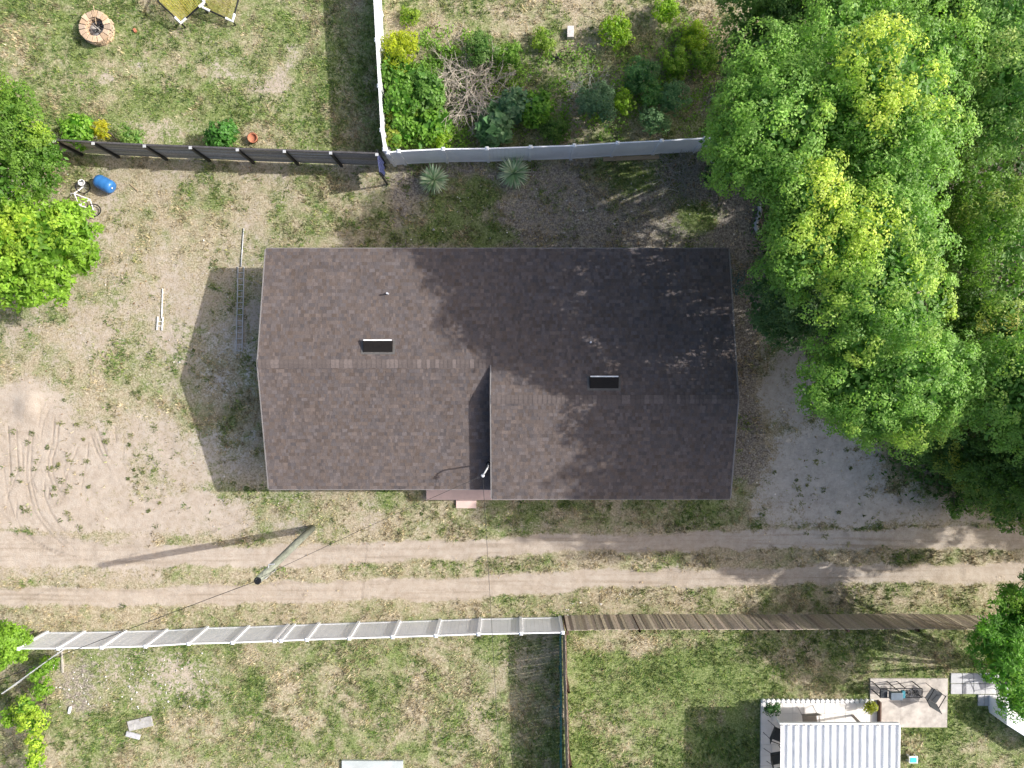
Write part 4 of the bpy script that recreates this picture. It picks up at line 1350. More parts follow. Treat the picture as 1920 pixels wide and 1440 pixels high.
# yuccas ------------------------------------------------------------------
def yucca(label, px, py, r, seed):
    c = P(px, py, .35)
    o = thing('yucca', label, 'yucca', (c.x, c.y, 0), 'yuccas by the rear fence')
    rr = random.Random(seed)
    MB().tube([(c.x, c.y, -.05), (c.x, c.y, .32)], .07, 9, r1=.05).build('stem', BARK, o)
    me = None
    for k in range(110):
        a = k * 2.39996
        el = math.radians(rr.uniform(6, 80) if k > 50 else rr.uniform(-8, 32))
        L = r * rr.uniform(.85, 1.08) / max(.72, math.cos(el)) * .86
        d = Vector((math.cos(a) * math.cos(el), math.sin(a) * math.cos(el), math.sin(el)))
        s = Vector((-math.sin(a), math.cos(a), 0)) * .034
        b = Vector((c.x, c.y, .33)) + d * .05
        mid = b + d * L * .55
        tip = b + d * L - Vector((0, 0, L * .12))
        up = Vector((0, 0, .012))
        kk = rr.uniform(.75, 1.25)
        cc = (.56 * kk, .62 * kk, .44 * kk) if rr.random() < .55 else (.28 * kk, .42 * kk, .24 * kk)
        m = MB()
        m.add([b - s * .8, b + s * .8, mid + s + up, mid - s + up, tip], [(0, 1, 2, 3), (3, 2, 4)], cc)
        m.build('leaf', M_LEAF, o)

yucca('pale spiky yucca half in the sun by the rear fence, left one', 814, 338, .74, 5)
yucca('spiky yucca in the shade by the rear fence, right one', 963, 325, .82, 6)

# dead branches -----------------------------------------------------------
def twigs(name, label, px, py, r, zc, n, seed, m_, spread=1.0, rad=.018, cat='dead branches'):
    c = P(px, py, zc * .4)
    o = thing(name, label, cat, (c.x, c.y, 0))
    rr = random.Random(seed)
    for k in range(n):
        a = rr.uniform(0, 6.283)
        L = r * rr.uniform(.5, 1.1)
        sp_ = .2 if k % 4 == 0 else .62
        p = Vector((c.x + rr.uniform(-sp_, sp_) * r, c.y + rr.uniform(-sp_, sp_) * r, rr.uniform(.0, .35) * zc))
        L *= 1 if k % 4 == 0 else .75
        pts = [p]
        d = Vector((math.cos(a), math.sin(a), rr.uniform(.3, .9) * zc / r))
        for s in range(4):
            d = d + Vector((rr.uniform(-.4, .4), rr.uniform(-.4, .4), rr.uniform(-.35, .15)))
            p = p + d.normalized() * L / 4
            p.z = max(p.z, .03)
            pts.append(p.copy())
        m = MB()
        m.tube(pts, rad * rr.uniform(.7, 1.3), 5, r1=rad * .3)
        for j in (2, 3):
            e = d.normalized()
            for q in range(3):
                f = Vector((e.x + rr.uniform(-1, 1), e.y + rr.uniform(-1, 1), rr.uniform(-.1, .5))).normalized() * L * rr.uniform(.15, .35)
                e2 = pts[j] + f
                e2.z = max(e2.z, .03)
                m.tube([pts[j], pts[j] + f * .5 + Vector((0, 0, .03)), e2], rad * .5, 4, r1=rad * .2)
        m.build('branch', m_, o)

twigs('dead_branch_heap', 'tangled heap of pale dead branches in the green thicket', 885, 165, 1.85, 1.5, 150, 3, DEADTWIG)
twigs('dead_branch_heap', 'cut dead branches reaching down towards the rear fence', 870, 225, .9, .6, 18, 4, DEADTWIG, rad=.024)
twigs('grey_twig_heap', 'grey twigs arching over the blue-green round bush', 1105, 170, 1.1, 1.3, 55, 5, GREYTWIG, rad=.012)
twigs('dead_branch_heap', 'pale dead brush in the shade near the rear fence right end', 1280, 325, 1.5, .5, 90, 6, GREYTWIG, rad=.013)
twigs('charred_twigs', 'small black charred twigs on dry ground', 1042, 106, .5, .25, 14, 7, BLACKMETAL, rad=.02)
twigs('bare_sapling', 'bare twiggy sapling above the thicket', 862, 65, .7, .6, 9, 8, DEADTWIG, rad=.012)
twigs('dead_branch_heap', 'bare dry brush at the left edge of the big grove tree', 1345, 190, .8, .6, 18, 9, GREYTWIG, rad=.012)
twigs('dry_stems', 'dark reddish dry stems at the top of the thicket', 824, 96, .35, .5, 12, 10, mat('red_stem', (.10, .045, .04), .9, .3, 9), rad=.02)

# loose clumps on the sandy ground
def weeds():
    allV, allC = [], []
    r = np.random.default_rng(77)
    spots = []
    for _ in range(130):
        zone = r.choice(4, p=[.40, .25, .2, .15])
        if zone == 0:
            spots.append((r.uniform(20, 300), r.normal(880, 70)))
        elif zone == 1:
            spots.append((r.normal(1540, 70), r.normal(900, 70)))
        elif zone == 2:
            spots.append((r.uniform(220, 480), r.uniform(560, 960)))
        else:
            spots.append((r.uniform(560, 1380), r.uniform(320, 450) if r.random() < .5 else r.uniform(940, 1000)))
    for (px, py) in spots:
        p = P(px, py, 0)
        if not clear_of(np.array([p.x]), np.array([p.y]))[0]:
            continue
        n = int(r.integers(14, 40))
        a = r.uniform(0, 6.283, n)
        q = np.stack([np.cos(a), np.sin(a), r.uniform(.15, .9, n)], 1)
        q = unit(q)
        sz = r.uniform(.03, .16)
        cen = np.array([p.x, p.y, .01]) + q * r.uniform(0, sz, (n, 1)) * np.array([1.2, 1, .5])
        ln = unit(np.array([0, 0, 1.0]) + r.normal(0, .4, (n, 3)))
        ld = unit(q - ln * np.sum(q * ln, 1, keepdims=True))
        t = r.random()
        base = np.array((.10, .14, .045)) * (1 - t) + np.array((.24, .25, .10)) * t
        V, C = leaf_batch(cen, ld, ln, r.uniform(.05, .11, n), r.uniform(.02, .045, n), base * r.uniform(.7, 1.3, (n, 1)))
        allV.append(V); allC.append(C)
    V, C = np.concatenate(allV), np.concatenate(allC)
    o = link_mesh('weeds', mesh_np('weeds', V, np.arange(len(V)).reshape(-1, 4), M_LEAF, C))
    tag(o, 'scattered small weed rosettes on the sand and bare soil', 'weeds', kind='stuff')

weeds()

def undergrowth():
    r = np.random.default_rng(78)
    n = 26000
    u, v = r.uniform(722, 1340, n), r.uniform(30, 285, n)
    X = (u - 960) * HC / FPX
    Y = (685 - v) * HC / FPX
    a = np.clip(blob(u, v, 835, 185, 130, 100, .35) * .95 + blob(u, v, 1130, 180, 220, 70, .6) * .22 + blob(u, v, 1290, 95, 70, 35, .6) * .3, 0, 1)
    a *= 1 - .75 * blob(u, v, 885, 165, 60, 55, .5)
    cl = fbm(X * 1.5, Y * 1.5, 91, 3)
    keep = r.random(n) < a * np.clip((cl - .36) * 5, 0, 1)
    X, Y, cl = X[keep], Y[keep], cl[keep]
    n = len(X)
    allV, allC = [], []
    tone = fbm(X * .9, Y * .9, 92, 3)
    base = np.array((.075, .16, .025))[None] * (1.3 - tone[:, None]) + np.array((.24, .38, .05))[None] * tone[:, None]
    for k in range(3):
        cen = np.stack([X + r.normal(0, .05, n), Y + r.normal(0, .05, n), r.uniform(.05, .45, n) * (.4 + cl)], 1)
        ln = unit(np.array([0, 0, .9]) + r.normal(0, .4, (n, 3)))
        ld = unit(r.normal(size=(n, 3)))
        ld = unit(ld - ln * np.sum(ld * ln, 1, keepdims=True))
        V, C = leaf_batch(cen, ld, ln, r.uniform(.07, .16, n), r.uniform(.04, .10, n), base * r.uniform(.7, 1.3, (n, 1)))
        allV.append(V); allC.append(C)
    V, C = np.concatenate(allV), np.concatenate(allC)
    o = link_mesh('undergrowth', mesh_np('undergrowth', V, np.arange(len(V)).reshape(-1, 4), M_LEAF, C))
    tag(o, 'tangled leafy undergrowth filling the overgrown plot corner', 'undergrowth', kind='stuff')

undergrowth()

def grove_floor():
    r = np.random.default_rng(79)
    n = 30000
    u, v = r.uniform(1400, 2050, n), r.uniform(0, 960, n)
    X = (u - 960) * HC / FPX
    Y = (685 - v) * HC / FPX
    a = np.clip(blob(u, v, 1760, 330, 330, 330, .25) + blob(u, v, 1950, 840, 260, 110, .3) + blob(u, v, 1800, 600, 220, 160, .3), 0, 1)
    a *= 1 - blob(u, v, 1790, 40, 40, 60, .4)
    cl = fbm(X * .9, Y * .9, 95, 3)
    keep = r.random(n) < a * np.clip((cl - .3) * 4, .1, 1)
    X, Y, cl = X[keep], Y[keep], cl[keep]
    n = len(X)
    allV, allC = [], []
    for k in range(2):
        cen = np.stack([X + r.normal(0, .08, n), Y + r.normal(0, .08, n), r.uniform(.05, 1.1, n) * cl], 1)
        ln = unit(np.array([0, 0, .9]) + r.normal(0, .4, (n, 3)))
        ld = unit(r.normal(size=(n, 3)))
        ld = unit(ld - ln * np.sum(ld * ln, 1, keepdims=True))
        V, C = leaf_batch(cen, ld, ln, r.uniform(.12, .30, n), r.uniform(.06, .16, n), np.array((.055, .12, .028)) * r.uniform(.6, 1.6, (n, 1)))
        allV.append(V); allC.append(C)
    V, C = np.concatenate(allV), np.concatenate(allC)
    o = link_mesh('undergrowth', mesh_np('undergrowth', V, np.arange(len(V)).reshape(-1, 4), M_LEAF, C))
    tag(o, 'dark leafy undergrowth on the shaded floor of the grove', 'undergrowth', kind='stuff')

grove_floor()

def fallen_leaves():
    r = np.random.default_rng(80)
    n = 5200
    u, v = r.uniform(20, 1900, n), r.uniform(20, 1430, n)
    X = (u - 960) * HC / FPX
    Y = (685 - v) * HC / FPX
    a = .10 + .8 * blob(u, v, 1400, 640, 60, 330, .5) + .6 * blob(u, v, 1150, 390, 330, 80, .4) + .25 * blob(u, v, 150, 560, 160, 120, .6)
    ok = clear_of(X, Y) & (r.random(n) < a)
    X, Y = X[ok], Y[ok]
    n = len(X)
    ln = unit(np.array([0, 0, 1.0]) + r.normal(0, .25, (n, 3)))
    ld = unit(r.normal(size=(n, 3)))
    ld = unit(ld - ln * np.sum(ld * ln, 1, keepdims=True))
    cc = np.array([[.30, .19, .10], [.42, .33, .20], [.20, .12, .07], [.50, .44, .30]])[r.integers(0, 4, n)]
    V, C = leaf_batch(np.stack([X, Y, np.full(n, .03)], 1), ld, ln, r.uniform(.06, .14, n), r.uniform(.03, .07, n), cc)
    o = link_mesh('fallen_leaves', mesh_np('fallen_leaves', V, np.arange(len(V)).reshape(-1, 4), M_LEAF, C))
    tag(o, 'brown fallen leaves scattered over the yards', 'fallen leaves', kind='stuff')

fallen_leaves()

def pebbles():
    """small pale stones, chips and shells lying about"""
    r = np.random.default_rng(5)
    Vs, Fs, Cs = [], [], []
    k = 0
    fs = np.array([[0, 1, 2], [0, 2, 3], [0, 3, 4], [0, 4, 1], [5, 2, 1], [5, 3, 2], [5, 4, 3], [5, 1, 4]])
    zones = [((1000, 1400), (320, 460), 70), ((100, 380), (1220, 1330), 130), ((740, 1000), (330, 460), 25), ((300, 480), (480, 680), 25),
             ((60, 700), (300, 1000), 40), ((700, 1330), (10, 280), 25), ((1060, 1250), (1110, 1160), 16), ((1380, 1700), (660, 1000), 40)]
    for (x0, x1), (y0, y1), n in zones:
        for _ in range(n):
            p = P(r.uniform(x0, x1), r.uniform(y0, y1), 0)
            if not clear_of(np.array([p.x]), np.array([p.y]))[0]:
                continue
            s = r.uniform(.015, .05) * np.array([r.uniform(.7, 1.5), r.uniform(.7, 1.3), .6])
            v = np.array([[0, 0, 1], [1, 0, 0], [0, 1, .1], [-1, 0, 0], [0, -1, .1], [0, 0, -1]]) * s * r.uniform(.7, 1.2, (6, 1))
            Vs.append(v + np.array([p.x, p.y, .015])); Fs.append(fs + k)
            c = r.uniform(.35, .75)
            Cs.append(np.tile(np.array([c, c * .96, c * .9]), (8, 1)))
            k += 6
    o = link_mesh('pebbles', mesh_np('pebbles', np.concatenate(Vs), np.concatenate(Fs), M_STONE, np.concatenate(Cs)))
    tag(o, 'pale stone chips and bits of rubble lying about the yards', 'rubble', kind='stuff')

pebbles()

# ================================================================== FIRE PIT
def fire_pit():
    c = P(177, 50, .4)
    o = thing('fire_pit', 'round fire pit of stacked tan blocks on the upper left lawn', 'fire pit', (c.x, c.y, 0))
    for row in range(4):
        n = 16
        for k in range(n):
            a0 = 2 * math.pi * (k + .5 * (row % 2)) / n + .02
            a1 = a0 + 2 * math.pi / n - random.uniform(.03, .06)
            ro = .68 + random.uniform(-.03, .03)
            ri = .40 + random.uniform(-.02, .02)
            z0, z1 = row * .105, row * .105 + .10 + random.uniform(-.004, .002)
            t = random.uniform(.8, 1.2)
            cc = random.choice(((.46, .33, .22), (.42, .32, .23), (.50, .37, .26), (.36, .28, .21)))
            m = MB()
            pts = []
            for z in (z0, z1):
                for (r_, a) in ((ri, a0), (ro, a0), (ro, a1), (ri, a1)):
                    pts.append((c.x + r_ * math.cos(a), c.y + r_ * math.sin(a), z))
            m.hexa(pts, tuple(x * t for x in cc))
            m.build('block', M_STONE, o, bevel=.012)
    MB().lathe((c.x, c.y, 0), [(.38, .0), (.38, .10), (.25, .15), (.08, .18)], 18).build('ash_bed', ASH, o)
    for k in range(8):
        a = random.uniform(0, 6.28)
        p = Vector((c.x + .25 * math.cos(a), c.y + .25 * math.sin(a), .17))
        q = Vector((c.x - .18 * math.cos(a + .4), c.y - .2 * math.sin(a + .4), .32))
        MB().tube([p, q], .035, 7, r1=.025).build('log', BLACKMETAL if k % 3 else PALEBARK, o)
    MB().tube([(c.x + .02, c.y + .15, .30), (c.x, c.y + .85, .46)], .018, 6).build('poker_stick', PLANKWOOD, o)

fire_pit()

# ================================================================== PLAY NETS at the top edge
def net_frame(name, label, corners, colr, jn, cord):
    """tube frame lying nearly flat with net strings; corners: survey points at z"""
    pts = [P(*c) for c in corners]
    o = thing(name, label, 'net', (pts[2].x, pts[2].y, 0))
    n = len(pts)
    for i in range(n):
        a, b = pts[i], pts[(i + 1) % n]
        MB().tube([a, b], .035, 8).build('frame_tube', BLACKMETAL, o)
    for i in jn:
        p = pts[i]
        a, b = pts[i - 1], pts[(i + 1) % n]
        m = MB()
        m.tube([p + (a - p).normalized() * .30, p, p + (b - p).normalized() * .32], .055, 8)
        m.build('elbow_joint', WHITEPAINT, o)
    # net: strings both ways between opposite sides
    m = MB()
    a, b, c, d = pts
    N1 = int((b - a).length / cord)
    for k in range(1, N1):
        t = k / N1
        m.tube([a.lerp(b, t) - Vector((0, 0, .0)), d.lerp(c, t)], .0075, 4, cap=False)
    N2 = int((d - a).length / (cord * 3))
    for k in range(1, N2):
        t = k / N2
        m.tube([a.lerp(d, t), b.lerp(c, t)], .006, 4, cap=False)
    m.build('net', colr, o)
    for p in pts:
        MB().tube([p, (p.x, p.y, -.02)], .03, 8).build('foot_tube', BLACKMETAL, o)

net_frame('sports_net', 'yellow-green net on a tube frame with a white corner joint, left of the two nets', [(240, -70, .75), (296, 2, .75), (339, 43, .45), (383, 4, .75)][1:] + [(330, -80, .75)], NETYELLOW, (1, 2), .045)
net_frame('sports_net', 'olive net on a tube frame with a white corner joint, right of the two nets', [(380, 14, .5), (436, 40, .35), (452, -20, .5), (392, -50, .6)], mat('olive_netting', (.30, .29, .05), .7, .2, 10), (0, 1), .05)

# ================================================================== SMALL THINGS
def ladder(name, label, a, b, w, step, z=.05, matl=GREYMETAL, cat='ladder'):
    a, b = P(*a, z), P(*b, z)
    o = thing(name, label, cat, (a.x, a.y, 0))
    d = (b - a).normalized()
    n = Vector((-d.y, d.x, 0)) * w / 2
    for s in (-1, 1):
        q = MB()
        q.slab((a + n * s), (b + n * s), .028, .005, .07)
        q.build('rail', matl, o)
    L = (b - a).length
    k = 1
    while k * step < L:
        p = a + d * k * step
        MB().tube([p - n, p + n], .014, 6).build('rung', matl, o)
        k += 1
    return o

ladder('ladder', 'narrow grey metal ladder lying in the gable shadow left of the house', (452, 500), (448.5, 659), .26, .26)
a, b, c = P(457, 428, .03), P(454, 470, .03), P(452, 500, .03)
tag(MB().tube([a, b, c], .025, 8).build('pipe', GREYMETAL, None, True, loc=a), 'thin pipe lying in line above the ladder by the house', 'pipe')
ladder('ladder', 'short white ladder section on the dry grass in the left yard', (300.5, 594), (299, 619), .22, .2, matl=WHITEPAINT)
a, b = P(305, 541, .03), P(303, 597, .03)
tag(MB().tube([a, b], .025, 8).build('pole', WHITEPAINT, None, True, loc=a), 'thin white pole on the grass above the short ladder section', 'pole')

# blue barrel on its side
c = P(196, 345, .3)
ax = Vector((.85, -.45, 0)).normalized()
bar = thing('barrel', 'blue plastic barrel lying beside the lime green tree', 'barrel', (c.x, c.y, 0))
MB().lathe((c.x - ax.x * .40, c.y - ax.y * .40, .29), [(.18, 0), (.25, .03), (.285, .12), (.295, .2), (.285, .26), (.295, .3), (.295, .5), (.285, .54), (.295, .6), (.285, .68), (.25, .77), (.18, .8)], 22, axis=tuple(ax)).build('barrel_body', BLUEPLASTIC, bar, True)
MB().lathe((c.x + ax.x * .41, c.y + ax.y * .41, .40), [(.03, 0), (.035, .03), (.02, .035)], 10, axis=tuple(ax)).build('bung', WHITEPAINT, bar)

# bicycle lying half under the tree
def bicycle():
    w1, w2 = P(178, 395, .1), P(158, 352, .1)
    o = thing('bicycle', 'white framed bicycle lying by the blue barrel', 'bicycle', (w1.x, w1.y, 0))
    d = (w2 - w1).normalized()
    n = Vector((-d.y, d.x, 0))
    up = Vector((0, 0, 1))
    pl = (n * .85 + up * .35).normalized()          # bike plane tilted, almost flat
    for i, w in enumerate((w1, w2)):
        ctr = w + pl * .0 + up * .10
        ring = [ctr + (d * math.cos(t) + pl * math.sin(t)) * .27 for t in [2 * math.pi * k / 20 for k in range(21)]]
        wh = MB().tube(ring, .026, 6, cap=False).build('wheel', BLACKMETAL, o)
        m = MB()
        for k in range(9):
            t = 2 * math.pi * k / 9
            m.tube([ctr, ctr + (d * math.cos(t) + pl * math.sin(t)) * .25], .004, 4)
        m.tube([ctr - pl.cross(d) * .03, ctr + pl.cross(d) * .03], .02, 8)
        m.build('spokes', GREYMETAL, wh)
    A, B = w1 + up * .1, w2 + up * .1
    bb = A.lerp(B, .45) - pl * .05
    st, hd = A.lerp(B, .35) + pl * .42, A.lerp(B, .85) + pl * .42
    m = MB()
    for p, q in ((bb, st), (st, hd), (bb, hd), (A, bb), (A, st), (hd, B)):
        m.tube([p, q], .02, 8)
    m.build('frame', WHITEPAINT, o)
    MB().tube([hd, hd + pl * .12 + d * .05, hd + pl * .14 - d.cross(pl) * .2], .014, 7).build('handlebar', GREYMETAL, o)
    s = st + pl * .1
    MB().tube([s - d * .1, s, s + d * .12], .06, 8, r1=.03).build('saddle', BLACKMETAL, o)
bicycle()
c = P(149, 341, .15)
tag(MB().lathe((c.x, c.y, 0), [(.10, 0), (.13, .2), (.14, .24), (.11, .24), (.10, .06)], 14).build('bucket', WHITEPAINT, None, True, loc=(c.x, c.y, 0)) , 'small white bucket beside the bicycle and blue barrel', 'bucket') if False else None
def bucket(name, label, cat, px, py, r, h, m_):
    c = P(px, py, h)
    o = MB().lathe((c.x, c.y, 0), [(r * .72, 0), (r, h * .85), (r * 1.1, h * .86), (r * 1.1, h), (r * .92, h), (r * .85, h * .7)], 16).build(name, m_, None, True, loc=(c.x, c.y, 0))
    tag(o, label, cat)
bucket('bucket', 'small white bucket left of the blue barrel', 'bucket', 152, 342, .13, .26, WHITEPAINT)
bucket('flower_pot', 'terracotta flower pot behind the charcoal fence', 'flower pot', 473, 258, .2, .3, TERRACOTTA)

def bar(name, label, cat, a, b, w, z0, z1, m_):
    a, b = P(*a, z1), P(*b, z1)
    o = MB().slab(a, b, w, z0, z1).build(name, m_, None, bevel=.006, loc=(a.x, a.y, 0))
    tag(o, label, cat)
bar('plank', 'tan plank lying below the shaded rear fence', 'plank', (1131, 298.5), (1236, 294), .17, 0, .06, PLANKWOOD)
bar('stick', 'thin pale stick on the dry grass right of the blue barrel', 'stick', (243, 345), (258, 358), .03, 0, .04, PLANKWOOD)
bar('concrete_block', 'pale concrete block on the dry grass at the top', 'concrete block', (1070, 48), (1070, 69), .28, 0, .24, mat('pale_block', (.62, .57, .55), .9, .3, 9, bump=.4))
bar('brick', 'small red brick on the lawn right of the fire pit', 'brick', (250, 53), (254, 59), .11, 0, .09, RUST)
bar('board_scrap', 'white board scrap standing on the rubble patch', 'board', (128, 1338), (131, 1326), .08, 0, .1, WHITEPAINT)
bar('concrete_slab', 'pale concrete slab at the bottom picture edge on the lawn', 'slab', (698, 1427), (698, 1500), 2.7, 0, .12, mat('pale_slab', (.43, .47, .47), .85, .2, 2.0))
bar('broken_slab', 'broken grey slab piece on the rubble patch', 'slab', (240, 1362), (285, 1352), .45, 0, .06, mat('grey_slab', (.42, .41, .40), .9, .4, 5))
bar('broken_slab', 'long flat pale stone at the lower end of the rubble patch', 'slab', (236, 1376), (262, 1383), .22, 0, .08, mat('grey_slab2', (.46, .46, .48), .9, .3, 5))
bar('fence_board', 'loose pale board leaning below the second post of the lower fence', 'board', (115, 1222), (117, 1262), .07, 0, .07, PALEBARK)

# corrugated drain hose
hp = [P(x, y, .09) for x, y in ((1424, 381), (1425, 395), (1423, 405), (1418, 416), (1417, 426), (1421, 434), (1425, 438))]
hose = MB()
fine = []
for i in range(len(hp) - 1):
    for k in range(6):
        fine.append(hp[i].lerp(hp[i + 1], k / 6))
fine.append(hp[-1])
hose.tube(fine, .085, 12)
for i in range(1, len(fine) - 1):
    t = (fine[i + 1] - fine[i - 1]).normalized() * .018
    hose.tube([fine[i] - t, fine[i] + t], .098, 12)
ho = hose.build('drain_hose', PALEPLASTIC, None, True, loc=fine[0])
tag(ho, 'curved pale corrugated drain hose on the litter under the grove edge', 'hose')
# white bags under the tree at the fence end
for i, (px, py, r_) in enumerate(((1338, 300, .13), (1347, 306, .15), (1357, 312, .10))):
    c = P(px, py, .08)
    prof = [(r_ * .5, 0), (r_, r_ * .3), (r_ * .95, r_ * .8), (r_ * .5, r_ * 1.2), (r_ * .1, r_ * 1.25)]
    o = MB().lathe((c.x, c.y, 0), [(a_ * random.uniform(.85, 1.15), h_) for a_, h_ in prof], 9).build('litter_bag', WHITEPAINT, None, True, loc=(c.x, c.y, 0))
    tag(o, ('white litter bag nearest the end of the rear fence', 'largest white litter bag under the tree by the rear fence', 'smallest white litter bag under the tree by the rear fence')[i], 'bag', 'litter bags')
# teal netting heap beside the right gable
twigs('netting_heap', 'teal garden netting bunched against the right gable of the house', 1381, 532, .55, .35, 22, 15, mat('teal_net', (.03, .17, .18), .7, .3, 9), rad=.010, cat='netting')

# ================================================================== PATIO (lower right)
def patio():
    # tiled slab
    a, b = P(1427, 1318, .08), P(1640, 1700, .08)
    o = thing('patio_slab', 'white tiled patio with scalloped edging at the bottom right', 'patio', (a.x, a.y, 0))
    MB().box((a.x, b.y, -.05), (b.x, a.y, .055)).build('slab', mat('patio_grout', (.50, .48, .46), .9, .15, 6), o)
    tw = .46
    tile = mat('white_patio_tile', (.70, .67, .64), .6, .10, 3.0)
    nx = int((b.x - a.x) / tw)
    tw = (b.x - a.x) / nx
    for i in range(nx):
        for j in range(7):
            x0, y1 = a.x + i * tw, a.y - j * tw
            MB().box((x0 + .006, y1 - tw + .006, .0555), (x0 + tw - .006, y1 - .006, .08 + random.uniform(-.002, .002))).build('tile', tile, o)
    n = 23
    for k in range(n):
        x = a.x + (k + .5) * (b.x - a.x - .15) / n
        MB().lathe((x, a.y + .07, -.02), [(.10, 0), (.10, .11), (.085, .13)], 12).build('edging_block', WHITEPAINT, o)
    e = MB()
    e.box((b.x + .005, P(0, 1358, .3).y - 2.5, -.02), (b.x + .06, P(0, 1317, .3).y, .32)).build('edging_board', BROWNPAINT, o)
    # canopy
    z = 2.38
    a, b = P(1462, 1358.5, z), P(1682, 1660, z)
    r = thing('patio_canopy', 'white ribbed metal canopy roof over the patio at the bottom edge', 'canopy', (a.x, a.y, 0))
    per = (b.x - a.x) / 16.2
    x = a.x
    prof = []
    rib, hgt = .43, .095
    while x < b.x - .01:
        prof += [(x, hgt), (x + per * rib, hgt), (x + per * rib + .012, 0), (x + per - .012, 0)]
        x += per
    prof = [(min(px_, b.x), h) for px_, h in prof]
    k = 0
    for i in range(0, len(prof) - 4, 4):
        seg = prof[i:i + 5]
        m = MB()
        vs_, fs_ = [], []
        zf = lambda y: z + (a.y - y) * .012
        for (yy) in (a.y, b.y):
            for (xx, h) in seg:
                vs_.append((xx, yy, zf(yy) + h))
        for (yy) in (a.y, b.y):
            for (xx, h) in seg:
                vs_.append((xx, yy, zf(yy) + h - .012))
        q = len(seg)
        for j in range(q - 1):
            fs_.append((j, q + j, q + j + 1, j + 1))
            fs_.append((2 * q + j, 2 * q + j + 1, 3 * q + j + 1, 3 * q + j))
            fs_.append((j, j + 1, 2 * q + j + 1, 2 * q + j))
        m.add(vs_, fs_)
        m.build('roof_panel', SHEETWHITE, r)
    MB().box((a.x, a.y + .002, z - .12), (b.x, a.y + .05, z + .002)).build('front_gutter', SHEETWHITE, r)
    MB().box((b.x - .02, b.y, z - .10), (b.x + .03, a.y, z + .04)).build('side_gutter', SHEETWHITE, r)
    for px, py, m_ in ((1454, 1342, WHITEPAINT), (1598, 1339, TAUPE)):
        q = P(px, py, .08)
        y = q.y - .05
        MB().box((q.x - .045, y - .045, .08), (q.x + .045, y + .045, 2.2)).build('post', m_, r)
        MB().slab((q.x, y, 0), (q.x, a.y - .1, 0), .06, 2.15, 2.24).build('bracket', m_, r) if abs(y - a.y) > .2 else None
    MB().box((a.x + .1, a.y - .35, z - .13), (b.x - .1, a.y - .25, z - .01)).build('beam', WHITEPAINT, r)
patio()

def chair(label, px, py, z0, rot, sling, frame, grp='patio chairs', s=1.0):
    c = P(px, py, z0 + .45)
    o = bpy.data.objects.new('chair', None)
    col.objects.link(o)
    o.location = (c.x, c.y, z0)
    o.rotation_euler = (0, 0, rot)
    tag(o, label, 'chair', grp)
    def add(mb, name, m_):
        me = bpy.data.meshes.new(name)
        me.from_pydata(mb.v, [], mb.f)
        me.materials.append(m_)
        me.update()
        ob = bpy.data.objects.new(name, me)
        col.objects.link(ob)
        ob.parent = o
    w, d = .27 * s, .26 * s
    m = MB(); m.hexa([(-w, -d, .42), (w, -d, .42), (w, d, .38), (-w, d, .38), (-w, -d, .44), (w, -d, .44), (w, d, .40), (-w, d, .40)]); add(m, 'seat', sling)
    m = MB(); m.hexa([(-w, d, .42), (w, d, .42), (w, d + .02, .42), (-w, d + .02, .42), (-w, d + .17, .95), (w, d + .17, .95), (w, d + .19, .95), (-w, d + .19, .95)]); add(m, 'backrest', sling)
    for sx in (-1, 1):
        m = MB(); m.tube([(sx * (w + .02), -d, 0), (sx * (w + .02), -d + .02, .63)], .014, 7); add(m, 'leg', frame)
        m = MB(); m.tube([(sx * (w + .02), d + .15, 0), (sx * (w + .02), d, .42), (sx * (w + .02), d + .19, .97)], .014, 7); add(m, 'leg', frame)
        m = MB(); m.tube([(sx * (w + .02), -d - .03, .63), (sx * (w + .02), d + .08, .65)], .018, 7); add(m, 'armrest', frame)
    return o

chair('charcoal folding chair on the concrete pad beside the cooking stand', 1752, 1305, .06, 2.6, CHARCOAL, BLACKMETAL)
chair('charcoal patio chair at the left canopy edge, upper one', 1459, 1378, .085, 1.2, CHARCOAL, BLACKMETAL)
chair('charcoal patio chair at the left canopy edge, lower one', 1459, 1422, .085, 1.8, CHARCOAL, BLACKMETAL)
chair('taupe patio chair just under the upper canopy edge', 1519, 1352, .085, .1, TAUPE, TAUPE, s=1.15)
chair('black chair in the leaves at the right end of the grey pavers', 1884, 1284, .06, .4, BLACKMETAL, BLACKMETAL)

# concrete pad in four cracked plates
a, b = P(1632, 1272, .055), P(1776, 1364, .055)
pad = thing('concrete_pad', 'square concrete pad with the black cooking stand right of the patio', 'slab', (a.x, a.y, 0))
for (u0, u1) in ((0, .40), (.40, 1)):
    for (v0, v1) in ((0, .52), (.52, 1)):
        MB().box((a.x + (b.x - a.x) * u0 + .004, b.y + (a.y - b.y) * v0 + .004, -.05), (a.x + (b.x - a.x) * u1 - .004, b.y + (a.y - b.y) * v1 - .004, .055)).build('plate', CONCRETE, pad)

# grey pavers
def pavers():
    x0, x1, y0, y1 = 1783, 1890, 1262, 1302
    o = thing('paver_path', 'path of square grey pavers below the lower right tree', 'path', tuple(P(x0, y0, 0)))
    def one(pa, pb):
        a, b = P(*pa, .05), P(*pb, .05)
        MB().box((a.x + .014, b.y + .014, -.03), (b.x - .014, a.y - .014, .05 + random.uniform(-.005, .005))).build('paver', PAVER, o, bevel=.006)
    for i in range(5):
        for j in range(2):
            w, h = (x1 - x0) / 5, (y1 - y0) / 2
            one((x0 + i * w, y0 + j * h), (x0 + (i + 1) * w, y0 + (j + 1) * h))
    one((1834, 1302.4), (1846, 1324)); one((1846, 1302.4), (1867, 1324)); one((1867, 1302.4), (1889, 1324))
pavers()

